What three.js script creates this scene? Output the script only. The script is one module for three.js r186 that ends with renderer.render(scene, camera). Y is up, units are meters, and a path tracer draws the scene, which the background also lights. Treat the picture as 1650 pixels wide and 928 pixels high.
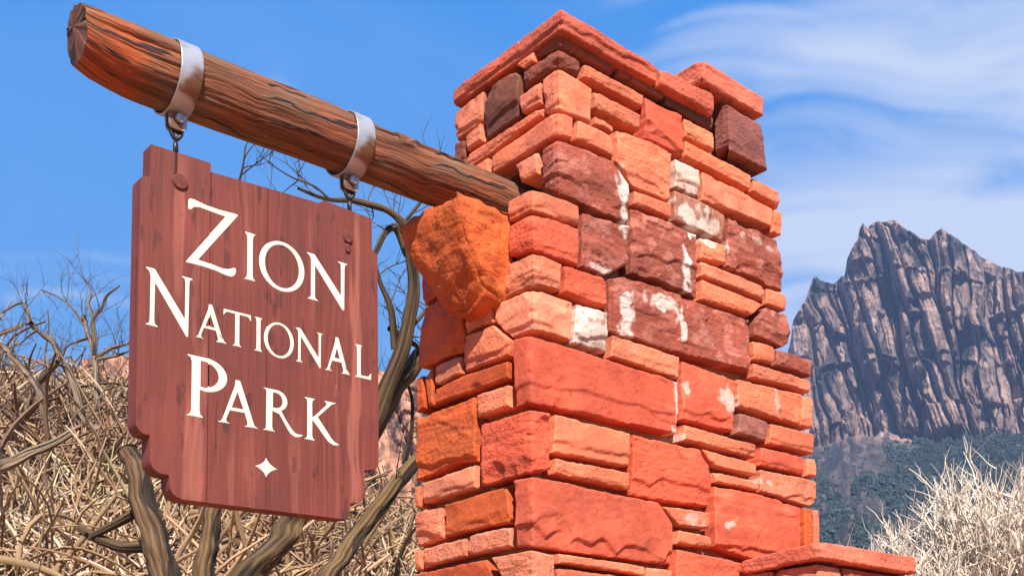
import * as THREE from 'three';
import { mergeGeometries, mergeVertices, toCreasedNormals } from 'three/addons/utils/BufferGeometryUtils.js';
import { Brush, Evaluator, SUBTRACTION } from 'three-bvh-csg';

// ---------------------------------------------------------------- camera, sky, sun, exposure
const scene = new THREE.Scene();
const camera = new THREE.PerspectiveCamera(55.80, 1650 / 1927.9, 0.1, 6000);
camera.position.set(-3.121, 1.6, 3.442);
camera.rotation.set(0.1236012, -0.7142018, -0.0201065, 'YXZ');
camera.setViewOffset(1650, 1927.9, 0, 0, 1650, 928);          // upright view, cropped to its upper half (a shifted lens)

const SUN = new THREE.Vector3(-0.385, 0.705, 0.595).normalize();
const sun = new THREE.DirectionalLight(new THREE.Color(1.0, 0.93, 0.82), 4.6);
sun.position.copy(SUN).multiplyScalar(60);
sun.castShadow = true;
sun.shadow.mapSize.set(4096, 4096);
Object.assign(sun.shadow.camera, { left: -16, right: 16, top: 16, bottom: -16, near: 1, far: 140 });
scene.add(sun, sun.target);

const renderer = new THREE.WebGLRenderer({ antialias: true });
renderer.toneMapping = THREE.LinearToneMapping;
renderer.toneMappingExposure = 2.25;
renderer.shadowMap.enabled = true;

// ---------------------------------------------------------------- noise and random numbers
function rng(seed) { let s = seed | 0; return () => { s = (s + 0x6d2b79f5) | 0; let t = Math.imul(s ^ (s >>> 15), 1 | s); t = (t + Math.imul(t ^ (t >>> 7), 61 | t)) ^ t; return ((t ^ (t >>> 14)) >>> 0) / 4294967296; }; }
function hash(x, y, z) { let h = Math.imul(x | 0, 374761393) ^ Math.imul(y | 0, 668265263) ^ Math.imul(z | 0, 1274126177); h = Math.imul(h ^ (h >>> 13), 1274126177); return ((h ^ (h >>> 16)) >>> 0) / 4294967296; }
const fade = (t) => t * t * (3 - 2 * t), mix = (a, b, t) => a + (b - a) * t, clamp = (x, a = 0, b = 1) => Math.min(b, Math.max(a, x)), step2 = (a, b, x) => fade(clamp((x - a) / (b - a)));
function noise2(x, y, seed = 0, px = 0, py = 0) {     // value noise, -1..1; periodic when px, py are given
  const xi = Math.floor(x), yi = Math.floor(y), u = fade(x - xi), v = fade(y - yi);
  const wx = (i) => (px ? ((i % px) + px) % px : i), wy = (i) => (py ? ((i % py) + py) % py : i);
  return 2 * mix(mix(hash(wx(xi), wy(yi), seed), hash(wx(xi + 1), wy(yi), seed), u), mix(hash(wx(xi), wy(yi + 1), seed), hash(wx(xi + 1), wy(yi + 1), seed), u), v) - 1;
}
function fbm2(x, y, oct, seed = 0, px = 0, py = 0) { let a = 0.5, s = 0; for (let o = 0; o < oct; o++) { s += a * noise2(x, y, seed + o * 17, px, py); x *= 2; y *= 2; px *= 2; py *= 2; a *= 0.5; } return s; }
function noise3(x, y, z, seed = 0) { const zi = Math.floor(z), w = fade(z - zi); return mix(noise2(x, y, seed + zi * 131), noise2(x, y, seed + (zi + 1) * 131), w); }

// ---------------------------------------------------------------- sky: blue with cirrus
{
  const W = 2048, H = 1024, data = new Float32Array(W * H * 4);
  for (let j = 0; j < H; j++) for (let i = 0; i < W; i++) {
    const az = ((i + 0.5) / W - 0.5) * 2 * Math.PI, el = ((j + 0.5) / H - 0.5) * Math.PI, c = Math.cos(el);
    const dx = Math.cos(az) * c, dy = Math.sin(el), dz = Math.sin(az) * c;
    const k = clamp(dy / 0.75), t = Math.pow(k, 0.5);
    let r = mix(0.105, 0.010, t), g = mix(0.245, 0.116, t), b = mix(0.385, 0.37, t);
    const q = 1 / (Math.max(dy, 0) + 0.16), X = dx * q, Y = dz * q;                     // cloud deck seen from below
    const bear = Math.atan2(dx, -dz) * 180 / Math.PI;                                     // degrees from -z towards +x
    const cover = 0.5 + 0.5 * Math.cos((bear - 92) * Math.PI / 180);                       // a bank of cirrus to the east, clear in the west
    const ca = 0.80, sa = 0.6, p = X * ca + Y * sa, s = -X * sa + Y * ca;
    const wx = fbm2(X * 1.3 + 7, Y * 1.3, 4, 5), wy = fbm2(X * 1.3, Y * 1.3 + 9, 4, 8);
    const streak = fbm2(p * 1.5 + wx * 2.2, s * 4.6 + wy * 2.6, 7, 21), wide = fbm2(X * 0.7 + 3.3, Y * 0.7 + wx * 0.5, 4, 33), fine = fbm2(p * 6 + wx * 6, s * 16 + wy * 8, 5, 55);
    let f = step2(0.80, 0.965, cover) * 0.95 + streak * 1.25 + wide * 0.60 + fine * 0.55 + 0.06 - 0.46 * step2(0.86, 0.78, cover);
    f = clamp(f * 1.15) * step2(-0.02, 0.12, dy);
    f = 0.95 * f * (1 - 0.18 * f);
    f = Math.max(f, 0.10 * clamp(streak + 0.35));
    r = mix(r, 0.345, f); g = mix(g, 0.365, f); b = mix(b, 0.43, f);
    if (dy < 0) { const m = step2(0, -0.05, dy); r = mix(r, 0.22, m); g = mix(g, 0.16, m); b = mix(b, 0.12, m); }
    const o = (j * W + i) * 4; data[o] = r; data[o + 1] = g; data[o + 2] = b; data[o + 3] = 1;
  }
  const tex = new THREE.DataTexture(data, W, H, THREE.RGBAFormat, THREE.FloatType);
  tex.mapping = THREE.EquirectangularReflectionMapping; tex.magFilter = THREE.LinearFilter; tex.minFilter = THREE.LinearFilter; tex.needsUpdate = true;
  scene.background = tex; scene.environment = tex;
}

// ---------------------------------------------------------------- naming helpers
const taken = {};
function numbered(name) { const n = taken[name] = (taken[name] ?? -1) + 1; return n ? name + '_' + String(n).padStart(3, '0') : name; }
function tag(o, label, category, group, kind) { o.userData.label = label; o.userData.category = category; if (group) o.userData.group = group; if (kind) o.userData.kind = kind; return o; }
function mesh(name, geometry, material, parent) { const m = new THREE.Mesh(geometry, material); m.name = parent ? name : numbered(name); m.castShadow = m.receiveShadow = true; (parent || scene).add(m); return m; }
function thing(name, label, category, pos = [0, 0, 0], group) { const g = new THREE.Group(); g.name = numbered(name); g.position.set(...pos); scene.add(g); return tag(g, label, category, group); }
const structure = (m, label, category) => { m.userData.kind = 'structure'; return tag(m, label, category); };
const lin = (r, g, b) => new THREE.Color().setRGB(r, g, b);

// ---------------------------------------------------------------- textures (colour, grain and fine relief only)
function texture(W, H, fn, srgb) {
  const d = new Uint8Array(W * H * 4);
  for (let j = 0; j < H; j++) for (let i = 0; i < W; i++) { const c = fn(i / W, j / H), o = (j * W + i) * 4; for (let k = 0; k < 3; k++) d[o + k] = clamp(Array.isArray(c) ? c[k] : c) * 255; d[o + 3] = 255; }
  const t = new THREE.DataTexture(d, W, H); t.wrapS = t.wrapT = THREE.RepeatWrapping; t.magFilter = THREE.LinearFilter; t.minFilter = THREE.LinearMipmapLinearFilter; t.generateMipmaps = true; t.anisotropy = 8;
  if (srgb) t.colorSpace = THREE.SRGBColorSpace; t.needsUpdate = true; return t;
}
// sandstone: cloudy tone, faint bedding, dark specks. One tile is one metre.
const stoneMap = texture(1024, 1024, (x, y) => {
  const cloud = fbm2(x * 6, y * 6, 5, 1, 6, 6), bed = fbm2(x * 3, y * 26 + cloud * 1.6, 3, 9, 3, 0) * (0.6 + 0.6 * noise2(x * 4, y * 4, 71, 4, 4)), grain = noise2(x * 256, y * 256, 4, 256, 256), sp = fbm2(x * 48, y * 48, 2, 12, 48, 48);
  const v = 0.92 + cloud * 0.17 + bed * 0.09 + grain * 0.035 - 0.16 * step2(0.34, 0.6, sp) + 0.10 * step2(0.34, 0.6, -sp), w = fbm2(x * 9, y * 9, 3, 31, 9, 9);
  return [v, v * (1 + 0.07 * w), v * (1 + 0.12 * w)];
}, true);
const stoneBump = texture(1024, 1024, (x, y) => 0.5 + 0.30 * fbm2(x * 64, y * 64, 4, 41, 64, 64) + 0.20 * fbm2(x * 12, y * 80, 3, 47, 12, 80) + 0.07 * noise2(x * 300, y * 300, 43, 300, 300));
const stoneMat = new THREE.MeshStandardMaterial({ map: stoneMap, bumpMap: stoneBump, bumpScale: 0.009, roughness: 0.88, vertexColors: true });
const stoneTex2 = [stoneMap.clone(), stoneBump.clone()], stoneTex3 = [stoneMap.clone(), stoneBump.clone()];
for (const t of stoneTex2) { t.repeat.set(0.55, 0.7); t.needsUpdate = true; } for (const t of stoneTex3) { t.repeat.set(1.6, 1.1); t.rotation = 0.4; t.needsUpdate = true; }
const stoneMats = [stoneMat, new THREE.MeshStandardMaterial({ map: stoneTex2[0], bumpMap: stoneTex2[1], bumpScale: 0.012, roughness: 0.92, vertexColors: true }), new THREE.MeshStandardMaterial({ map: stoneTex3[0], bumpMap: stoneTex3[1], bumpScale: 0.0035, roughness: 0.82, vertexColors: true })];   // grainy, coarse and smooth-split faces
const mortarMat = new THREE.MeshStandardMaterial({ color: lin(0.40, 0.20, 0.105), map: stoneMap, bumpMap: stoneBump, bumpScale: 0.012, roughness: 1 });

// ---------------------------------------------------------------- rock-faced stones
const TONES = {   // linear base colours of the sandstone kinds
  l: [0.71, 0.188, 0.090], p: [0.74, 0.222, 0.115], r: [0.63, 0.100, 0.043], o: [0.55, 0.088, 0.015], d: [0.26, 0.066, 0.032], D: [0.19, 0.055, 0.026], e: [0.31, 0.068, 0.038], w: [0.74, 0.56, 0.47], x: [0.40, 0.14, 0.085], y: [0.34, 0.12, 0.085], c: [0.62, 0.125, 0.065], C: [0.25, 0.070, 0.055],
};
const STAINS = [   // pale mineral crusts on the front: x, y, half width, half height, strength
  [0.598, 4.07, 0.04, 0.15, 1], [1.10, 4.16, 0.10, 0.09, 1], [1.23, 4.12, 0.10, 0.06, 0.8], [1.035, 3.86, 0.03, 0.19, 1], [0.60, 3.56, 0.045, 0.09, 1], [0.58, 3.48, 0.06, 0.05, 0.8], [0.87, 3.66, 0.10, 0.035, 0.9], [0.98, 3.55, 0.035, 0.05, 1], [0.94, 3.02, 0.03, 0.05, 0.9], [0.93, 3.15, 0.015, 0.12, 0.7], [1.0, 3.25, 0.02, 0.06, 0.7], [0.45, 3.72, 0.06, 0.02, 0.6], [1.02, 2.62, 0.05, 0.05, 0.5], [1.29, 2.63, 0.05, 0.03, 0.7], [1.56, 2.88, 0.12, 0.015, 0.6], [1.33, 3.27, 0.06, 0.06, 0.55], [1.62, 4.18, 0.12, 0.02, 0.35], [1.72, 3.30, 0.02, 0.07, 0.5],
];
function polylineAt(pts) {
  const L = [0]; for (let i = 1; i < pts.length; i++) L.push(L[i - 1] + Math.hypot(pts[i][0] - pts[i - 1][0], pts[i][1] - pts[i - 1][1]));
  const T = L[L.length - 1] || 1e-9;
  const f = (s) => { const d = s * T; let i = 1; while (i < L.length - 1 && L[i] < d) i++; const k = clamp((d - L[i - 1]) / ((L[i] - L[i - 1]) || 1e-9)); return [mix(pts[i - 1][0], pts[i][0], k), mix(pts[i - 1][1], pts[i][1], k)]; };
  f.len = T; return f;
}
function coons(poly) {          // poly clockwise from top left; returns f(s, t), s left to right, t top to bottom
  const xs = poly.map((p) => p[0]), ys = poly.map((p) => p[1]), x0 = Math.min(...xs), x1 = Math.max(...xs), y0 = Math.min(...ys), y1 = Math.max(...ys);
  const sx = 1 / (x1 - x0), sy = 1 / (y1 - y0);
  const near = (cx, cy) => poly.reduce((b, p, i) => { const d = Math.hypot((p[0] - cx) * sx, (p[1] - cy) * sy); return d < b[0] ? [d, i] : b; }, [9e9, 0])[1];
  const a = near(x0, y1), b = near(x1, y1), c = near(x1, y0), d = near(x0, y0), n = poly.length;
  const run = (i, j) => { const o = [poly[i]]; while (i !== j) { i = (i + 1) % n; o.push(poly[i]); } return o; };
  const T = polylineAt(run(a, b)), R = polylineAt(run(b, c)), B = polylineAt(run(c, d).reverse()), L = polylineAt(run(d, a).reverse());
  const f = (s, t) => { const p = T(s), q = B(s), l = L(t), r = R(t), o = []; for (let k = 0; k < 2; k++) o.push((1 - t) * p[k] + t * q[k] + (1 - s) * l[k] + s * r[k] - ((1 - s) * (1 - t) * poly[a][k] + s * (1 - t) * poly[b][k] + (1 - s) * t * poly[d][k] + s * t * poly[c][k])); return o; };
  f.w = (T.len + B.len) / 2; f.h = (L.len + R.len) / 2; return f;
}
// A stone is one or two faces of a block: a polygon on the left face (u < u0) and / or one on the right face (u > u0) of a corner at x = u0, z = zr.
function stoneGeometry({ left, right, u0 = 0, zr = 0, tone, seed, rough = 1, depth = 0.11, cell = 0.0065, proud }) {
  const R = rng(seed * 7919 + 13), p0 = proud ?? (0.014 + 0.005 * R()); rough *= 0.85;
  const all = [...(left || []), ...(right || [])], cx = all.reduce((a, p) => a + p[0], 0) / all.length, cy = all.reduce((a, p) => a + p[1], 0) / all.length;
  const us = all.map((p) => p[0]), vs = all.map((p) => p[1]), x0 = Math.min(...us), x1 = Math.max(...us), y0 = Math.min(...vs), y1 = Math.max(...vs), W = x1 - x0, H = y1 - y0, size = Math.min(W, H);
  const relief = rough * clamp(size / 0.22, 0.35, 1.25);
  const planes = []; for (let k = 0; k < 5; k++) { const a = R() * 6.283, g = (0.01 + 0.10 * R()) * rough; planes.push([Math.cos(a) * g, Math.sin(a) * g, (0.001 + 0.008 * R()) * relief, cx + (R() - 0.5) * W * 0.7, cy + (R() - 0.5) * H * 0.7]); }
  const chips = []; const nc = Math.round((4 + W * 20 + H * 8) * (0.4 + R()) * Math.min(1, rough));
  for (let k = 0; k < nc; k++) {
    const e = R(), rc = (0.02 + 0.055 * R() * R()) * clamp(size / 0.12, 0.6, 1.6), side = e < 0.55 ? 0 : e < 0.75 ? 1 : e < 0.87 ? 2 : 3, off = (R() - 0.35) * rc;
    const c = side === 0 ? [x0 + R() * W, y0 + off] : side === 1 ? [x0 + R() * W, y1 - off] : side === 2 ? [x0 + off, y0 + R() * H] : [x1 - off, y0 + R() * H];
    chips.push([...c, rc, (0.005 + 0.018 * R()) * relief, 0.7 + 1.5 * R()]);
  }
  for (const p of all) if (R() < 0.45) chips.push([p[0], p[1], 0.018 + 0.035 * R(), (0.010 + 0.014 * R()) * Math.min(1, rough), 0.8 + 0.8 * R()]);      // knocked-off corners
  const flake = R() < 0.8 && H > 0.07 ? [H * (0.06 + 0.22 * R()), 4 + 9 * R(), H * (0.05 + 0.14 * R()), (0.006 + 0.009 * R()) * Math.min(1, relief * 1.3), (R() - 0.5) * 0.12] : null;
  const ns = seed * 3.71;
  const height = (u, v, e) => {
    let d = p0;
    for (const [a, b, c, pu, pv] of planes) d = Math.min(d, p0 + c + a * (u - pu) + b * (v - pv));
    d = Math.max(d, p0 - 0.009 * relief);
    d += relief * (0.0055 * fbm2(u * 7 + ns, v * 9, 2, 3) + 0.0022 * fbm2(u * 34 + ns, v * 42, 2, 6));
    if (flake) { const w = Math.abs(Math.sin(u * flake[1] + 1.3 * noise2(u * 9, ns, 15))) * flake[2] + 0.016 * fbm2(u * 11 + ns, v * 5, 2, 16), q = v - (y0 + flake[0] + w - flake[4] * (u - x0)); d -= flake[3] * step2(0.006, -0.010, q); }      // a flake split off along the foot of the stone
    const led = fbm2(u * 3 + ns, v * 9 + 4, 2, 15); d += relief * 0.0045 * step2(0.10, 0.125, led);          // thin broken beds
    for (const [a, b, rc, h, asp] of chips) { const q = Math.hypot((u - a) / asp, v - b) / rc; if (q < 1) d = Math.min(d, p0 + 0.003 - h * (1 - q * q)); }
    const k = clamp(1 - e / 0.005); d -= 0.005 * k * k + 0.0015 * relief * k * (0.5 + 0.5 * noise2(u * 60 + ns, v * 60, 8));
    return Math.max(d, -0.008);
  };
  const bedK = R() < 0.4 ? 0.36 : 0.10, tiltK = (R() - 0.5) * 0.3, base = TONES[tone], j = 0.86 + 0.26 * R(), hue = (R() - 0.5) * 0.18;
  const tint = [base[0] * j, base[1] * j * (1 + hue), base[2] * j * (1 + hue * 1.4)];
  const P = [], N = [], C = [], UV = [], I = [], ou = R() * 7, ov = R() * 7, swap = 0;
  const put = (u, v, d, onLeft, fold) => {
    if (fold) P.push(u0 - d, v, zr + d); else if (onLeft) P.push(u0 - d, v, zr + (u - u0)); else P.push(u, v, zr + d);
    let m = 1 + 0.16 * fbm2(u * 7 + ns, v * 9, 3, 61) + bedK * fbm2(u * 2.5 + ns, (v + tiltK * u) * 30, 3, 66), c = tint.map((t) => t * m), s = 0;
    if (zr < 0.2 && !onLeft) for (const [sx, sy, su, sv, k] of STAINS) { const q = Math.hypot((u - sx) / su, (v - sy) / sv) + 1.5 * fbm2(u * 24, v * 18, 4, 77); s = Math.max(s, k * step2(1.15, 0.55, q)); }
    if (tone === 'w') { const q = fbm2(u * 20, v * 20, 3, 78); c = [0, 1, 2].map((i) => mix(c[i], [0.42, 0.27, 0.22][i], step2(0.12, 0.3, q))); }
    if (tone === 'x' || tone === 'e' || tone === 'y') { const q = fbm2(u * 15 + ns, v * 17, 3, 79); c = c.map((t, i) => mix(t, [0.50, 0.17, 0.12][i], 0.6 * step2(0.08, 0.3, q))); }
    c = c.map((t, i) => mix(t, [0.72, 0.58, 0.50][i], s)); C.push(...c); UV.push(u + ou, v + ov);
  };
  function patch(poly, onLeft, foldSide, ny) {
    const f = coons(poly), nx = Math.max(3, Math.ceil(f.w / cell)), first = P.length / 3, rim = [];
    for (let b = 0; b <= ny; b++) for (let a = 0; a <= nx; a++) {
      const s = a / nx, t = b / ny; let [u, v] = f(s, t);
      const fold = (foldSide === 1 && a === nx) || (foldSide === -1 && a === 0);
      const e = Math.min(foldSide === -1 ? 9 : s * f.w, foldSide === 1 ? 9 : (1 - s) * f.w, t * f.h, (1 - t) * f.h);
      const wob = 0.0022, wu = wob * noise2(u * 45 + ns, v * 45, 91) + 0.002 * noise2(u * 14, v * 14 + ns, 93), wv = wob * noise2(u * 45, v * 45 + ns, 92) + 0.002 * noise2(u * 12 + ns, v * 12, 94);
      { const ix = 0.0046; if (foldSide !== -1) u += ix * clamp(1 - s * f.w / 0.03); if (foldSide !== 1) u -= ix * clamp(1 - (1 - s) * f.w / 0.03); v += ix * (clamp(1 - (1 - t) * f.h / 0.03) - clamp(1 - t * f.h / 0.03)); }
      if (fold) u = u0; else { const g = foldSide ? clamp(Math.abs(u - u0) / 0.04) : 1; u += wu * g; } v += wv;
      let d = height(u, v, e); if (foldSide) { const g = clamp(1 - Math.abs(u - u0) / 0.012); d -= 0.004 * g * (1 + noise2(v * 50 + ns, 3, 5)); }
      put(u, v, d, onLeft, fold);
    }
    const id = (a, b) => first + b * (nx + 1) + a;
    for (let b = 0; b < ny; b++) for (let a = 0; a < nx; a++) { const A = id(a, b), B = id(a + 1, b), Cc = id(a, b + 1), D = id(a + 1, b + 1); I.push(A, Cc, B, B, Cc, D); }
    const edges = [];
    for (let a = 0; a < nx; a++) edges.push([id(a + 1, 0), id(a, 0)], [id(a, ny), id(a + 1, ny)]);
    if (foldSide !== -1) for (let b = 0; b < ny; b++) edges.push([id(0, b), id(0, b + 1)]);
    if (foldSide !== 1) for (let b = 0; b < ny; b++) edges.push([id(nx, b + 1), id(nx, b)]);
    for (const [A, B] of edges) {
      const k = P.length / 3;
      for (const q of [A, B]) { P.push(P[q * 3], P[q * 3 + 1], P[q * 3 + 2]); C.push(...C.slice(q * 3, q * 3 + 3)); UV.push(UV[q * 2], UV[q * 2 + 1]); }
      for (const q of [A, B]) { if (onLeft) P.push(u0 + depth, P[q * 3 + 1], Math.min(P[q * 3 + 2], zr - depth)); else P.push(Math.max(P[q * 3], left ? u0 + depth : -9), P[q * 3 + 1], zr - depth); C.push(...C.slice(q * 3, q * 3 + 3)); UV.push(UV[q * 2] + depth * 0.7, UV[q * 2 + 1] + depth * 0.7); }
      I.push(k, k + 2, k + 1, k + 1, k + 2, k + 3);
    }
  }
  const H0 = Math.max(3, Math.ceil(Math.max(...[left, right].filter(Boolean).map((q) => coons(q).h)) / cell));
  if (left) patch(left, true, right ? 1 : 0, H0);
  if (right) patch(right, false, left ? -1 : 0, H0);
  const g = new THREE.BufferGeometry();
  g.setAttribute('position', new THREE.Float32BufferAttribute(P, 3)); g.setAttribute('color', new THREE.Float32BufferAttribute(C, 3)); g.setAttribute('uv', new THREE.Float32BufferAttribute(UV, 2));
  g.setIndex(I); g.computeVertexNormals(); return g;
}
const boxGeo = (x0, x1, y0, y1, z0, z1) => { const g = new THREE.BoxGeometry(x1 - x0, y1 - y0, z1 - z0); g.translate((x0 + x1) / 2, (y0 + y1) / 2, (z0 + z1) / 2); return g; };
const pairs = (a) => { const o = []; for (let i = 0; i < a.length; i += 2) o.push([a[i] / 1000, a[i + 1] / 1000]); return o; };
const rect = (a, b, y0, y1) => [[a, y1], [b, y1], [b, y0], [a, y0]];
let stoneSeed = 100;

// ---------------------------------------------------------------- the pillar
const pillar = thing('stone_pillar', 'tall stepped pillar of red rock-faced sandstone blocks holding the log beam', 'pillar');
mesh('mortar_core', mergeGeometries([
  boxGeo(0.082, 1.98, 0, 3.575, -0.79, -0.080), boxGeo(0.086, 1.78, 3.575, 3.955, -0.74, -0.082), boxGeo(0.47, 1.775, 3.955, 4.57, -0.72, -0.081), boxGeo(0.272, 0.47, 4.275, 4.572, -0.722, -0.083), boxGeo(0.273, 0.47, 3.955, 4.275, -0.20, -0.084), boxGeo(0.273, 0.47, 3.955, 4.275, -0.721, -0.60), boxGeo(0.282, 1.64, 4.57, 4.752, -0.718, -0.080), boxGeo(1.36, 1.672, 4.752, 4.864, -0.736, -0.02),
  boxGeo(0.24, 1.24, 4.752, 4.835, -0.70, 0.0)]), mortarMat, pillar);
// the visible stones, traced block by block: kind, face (0 left, 1 right, 2 corner), corner x, outline in millimetres on the unfolded faces
const STONES = [
["d",2,220,[60,4776,220,4780,220,4702,61,4727],[220,4780,572,4772,561,4712,220,4702]],
["d",2,208,[-17,4701,208,4690,208,4610,-31,4620],[208,4690,335,4689,332,4613,208,4610]],
["l",2,204,[113,4589,204,4599,204,4399,113,4423],[204,4599,408,4579,402,4406,204,4399]],
["l",2,191,[-267,4374,191,4389,191,4269,-266,4279],[191,4389,280,4388,279,4287,191,4269]],
["e",2,187,[85,4243,187,4261,187,4002,86,4061],[187,4261,304,4265,533,4274,647,4187,639,3987,187,4002]],
["l",2,24,[-128,3973,24,3971,24,3868,-131,3873],[24,3971,308,3983,304,3879,24,3868]],
["r",2,24,[-122,3851,24,3859,24,3689,-127,3711],[24,3859,302,3868,292,3689,24,3689]],
["p",2,24,[-441,3692,24,3681,24,3531,-439,3529],[24,3681,193,3677,179,3542,24,3531]],
["p",2,16,[-233,3525,16,3515,16,3329,-126,3333,-236,3446],[16,3515,251,3514,239,3332,16,3329]],
["r",2,-10,[-115,3316,-10,3306,-10,3007,-111,3012],[-10,3306,951,3288,933,3023,-10,3007]],
["r",2,-15,[-345,2988,-15,2976,-15,2702,-340,2704],[-15,2976,102,2985,94,2728,-15,2702]],
["r",2,-17,[-129,2696,-17,2691,-17,2387,-127,2402],[-17,2691,771,2676,872,2582,855,2387,-17,2387]],
["p",2,-25,[-279,2380,-25,2376,-25,2224,-154,2219,-280,2374],[-25,2376,97,2368,103,2214,-25,2224]],
["l",0,192,[-71,4742,56,4747,54,4700,-21,4695]],
["D",0,192,[-248,4736,-89,4724,-46,4680,-70,4486,-318,4485,-295,4710]],
["l",0,192,[-544,4719,-311,4733,-325,4578,-541,4569]],
["l",0,192,[-451,4550,-328,4570,-328,4475,-453,4472]],
["d",0,192,[-541,4559,-464,4543,-462,4367,-555,4414]],
["l",0,192,[-53,4575,92,4582,94,4473,-45,4487]],
["l",0,192,[-456,4458,99,4457,97,4415,-270,4384,-411,4381,-454,4405]],
["l",0,192,[-405,4371,-279,4373,-275,4285,-381,4338]],
["p",0,192,[-86,4250,65,4257,64,4147,-61,4151,-67,4197]],
["r",0,5,[-763,3835,-591,3809,-596,3692,-759,3676]],
["o",0,5,[-759,3666,-600,3668,-443,3649,-450,3361,-797,3370,-808,3469]],
["l",0,5,[-440,3502,-247,3509,-247,3438,-442,3439]],
["l",0,5,[-442,3430,-242,3427,-130,3325,-143,3257,-458,3265]],
["l",0,5,[-665,3353,-470,3350,-472,3261,-640,3248,-670,3258]],
["o",0,5,[-757,3337,-682,3347,-686,3162,-730,3165]],
["o",0,5,[-817,3328,-768,3337,-745,3161,-820,3155]],
["o",0,5,[-464,3250,-143,3234,-141,3152,-368,3151,-673,3159,-665,3240]],
["l",0,5,[-362,3133,-141,3129,-134,3022,-365,3028]],
["o",0,5,[-820,3135,-380,3132,-373,2829,-542,2857,-792,2824,-842,2828]],
["p",0,5,[-778,2807,-380,2819,-383,2710,-779,2705]],
["l",0,5,[-838,2802,-795,2799,-797,2695,-840,2694]],
["p",0,5,[-840,2679,-640,2671,-627,2519,-843,2510]],
["o",0,5,[-613,2675,-168,2685,-149,2542,-162,2517,-610,2521]],
["p",0,5,[-776,2493,-458,2501,-454,2412,-778,2398]],
["p",0,5,[-445,2507,-150,2502,-147,2410,-441,2407]],
["l",0,5,[-843,2495,-793,2495,-785,2393,-845,2390]],
["o",0,5,[-842,2382,-322,2384,-206,2231,-844,2260]],
["d",1,0,[582,4766,918,4760,910,4710,583,4718]],
["D",1,0,[924,4762,1303,4764,1292,4691,921,4697]],
["l",1,0,[359,4689,769,4686,760,4614,356,4622]],
["l",1,0,[427,4581,741,4576,736,4486,421,4496]],
["l",1,0,[422,4452,552,4447,545,4406,420,4409]],
["r",1,0,[775,4684,1053,4686,1043,4460,769,4466]],
["l",1,0,[1064,4677,1297,4678,1300,4577,1058,4574]],
["l",1,0,[306,4392,542,4395,545,4291,303,4297]],
["l",1,0,[564,4439,763,4456,951,4448,940,4192,665,4179,557,4282]],
["l",1,0,[670,4169,940,4184,935,4103,667,4097]],
["w",1,0,[977,4433,1173,4435,1158,4284,975,4284]],
["x",1,0,[964,4265,1144,4268,1356,4251,1336,4101,959,4106]],
["l",1,0,[1063,4558,1601,4549,1594,4459,1055,4466]],
["l",1,0,[1186,4435,1780,4415,1764,4300,1179,4276]],
["l",1,0,[1619,4546,1847,4532,1846,4432,1608,4459]],
["l",1,0,[1787,4417,1863,4422,1851,4281,1769,4277]],
["e",1,0,[322,3955,639,3980,624,3786,466,3693,307,3693]],
["e",1,0,[660,4082,1139,4084,1121,3750,852,3762,639,3752]],
["l",1,0,[1157,4077,1354,4081,1354,3981,1147,3958]],
["e",1,0,[1371,4243,1825,4255,1854,4082,1849,3965,1364,3980]],
["l",1,0,[1149,3948,1668,3946,1662,3865,1148,3870]],
["l",1,0,[1147,3852,1653,3845,1546,3756,1140,3746]],
["l",1,0,[1678,3942,1856,3953,1855,3854,1671,3851]],
["e",1,0,[1670,3835,1859,3842,1873,3686,1815,3646,1560,3652,1561,3725]],
["r",1,0,[198,3673,463,3678,467,3534,195,3542]],
["w",1,0,[263,3510,468,3518,464,3324,251,3326]],
["e",1,0,[491,3686,620,3728,875,3733,1119,3728,1537,3736,1516,3451,971,3428,480,3434]],
["l",1,0,[490,3417,958,3413,949,3297,480,3311]],
["l",1,0,[1550,3627,1721,3627,1717,3530,1542,3520]],
["e",1,0,[1744,3622,1987,3631,2076,3630,2058,3527,1736,3529]],
["l",1,0,[1541,3504,2057,3508,2050,3437,1535,3425]],
["r",1,0,[976,3398,1387,3385,1363,3108,952,3096]],
["l",1,0,[1404,3393,1943,3408,1920,3229,1386,3239]],
["l",1,0,[1951,3407,2056,3413,2045,3236,1928,3229]],
["y",1,0,[1399,3213,1641,3204,1625,3100,1377,3098]],
["l",1,0,[1659,3203,2046,3209,2041,3092,1643,3092]],
["l",1,0,[965,3080,1528,3067,1522,2990,960,2999]],
["r",1,0,[1565,3063,1948,3064,1939,2964,1549,2959]],
["l",1,0,[1969,3066,2052,3069,2046,2964,1955,2961]],
["l",1,0,[1556,2944,2053,2951,2042,2830,1981,2798,1543,2820]],
["l",1,0,[1091,2979,1528,2969,1523,2901,1174,2901]],
["l",1,0,[1186,2878,1539,2877,1535,2824,1183,2821]],
["r",1,0,[610,2973,1077,2974,1164,2890,1144,2693,778,2683,590,2685]],
["l",1,0,[118,2981,592,2974,585,2813,110,2807]],
["l",1,0,[111,2786,578,2788,580,2704,107,2713]],
["l",1,0,[783,2659,1136,2671,1131,2586,897,2578]],
["l",1,0,[890,2557,1142,2553,1135,2490,879,2485]],
["r",1,0,[1182,2810,1531,2810,1899,2785,1874,2406,1162,2504]],
["o",1,0,[1918,2787,1994,2791,1958,2393,1880,2387]],
["l",1,0,[2005,2793,2058,2791,2030,2399,1964,2394]],
["r",1,0,[885,2467,1268,2454,1788,2413,1781,2333,867,2268]],
["l",1,0,[113,2374,652,2366,650,2318,112,2328]],
["l",1,0,[664,2363,847,2362,842,2266,659,2270]],
["r",1,0,[111,2314,649,2306,646,2253,108,2230]]
];
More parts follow.
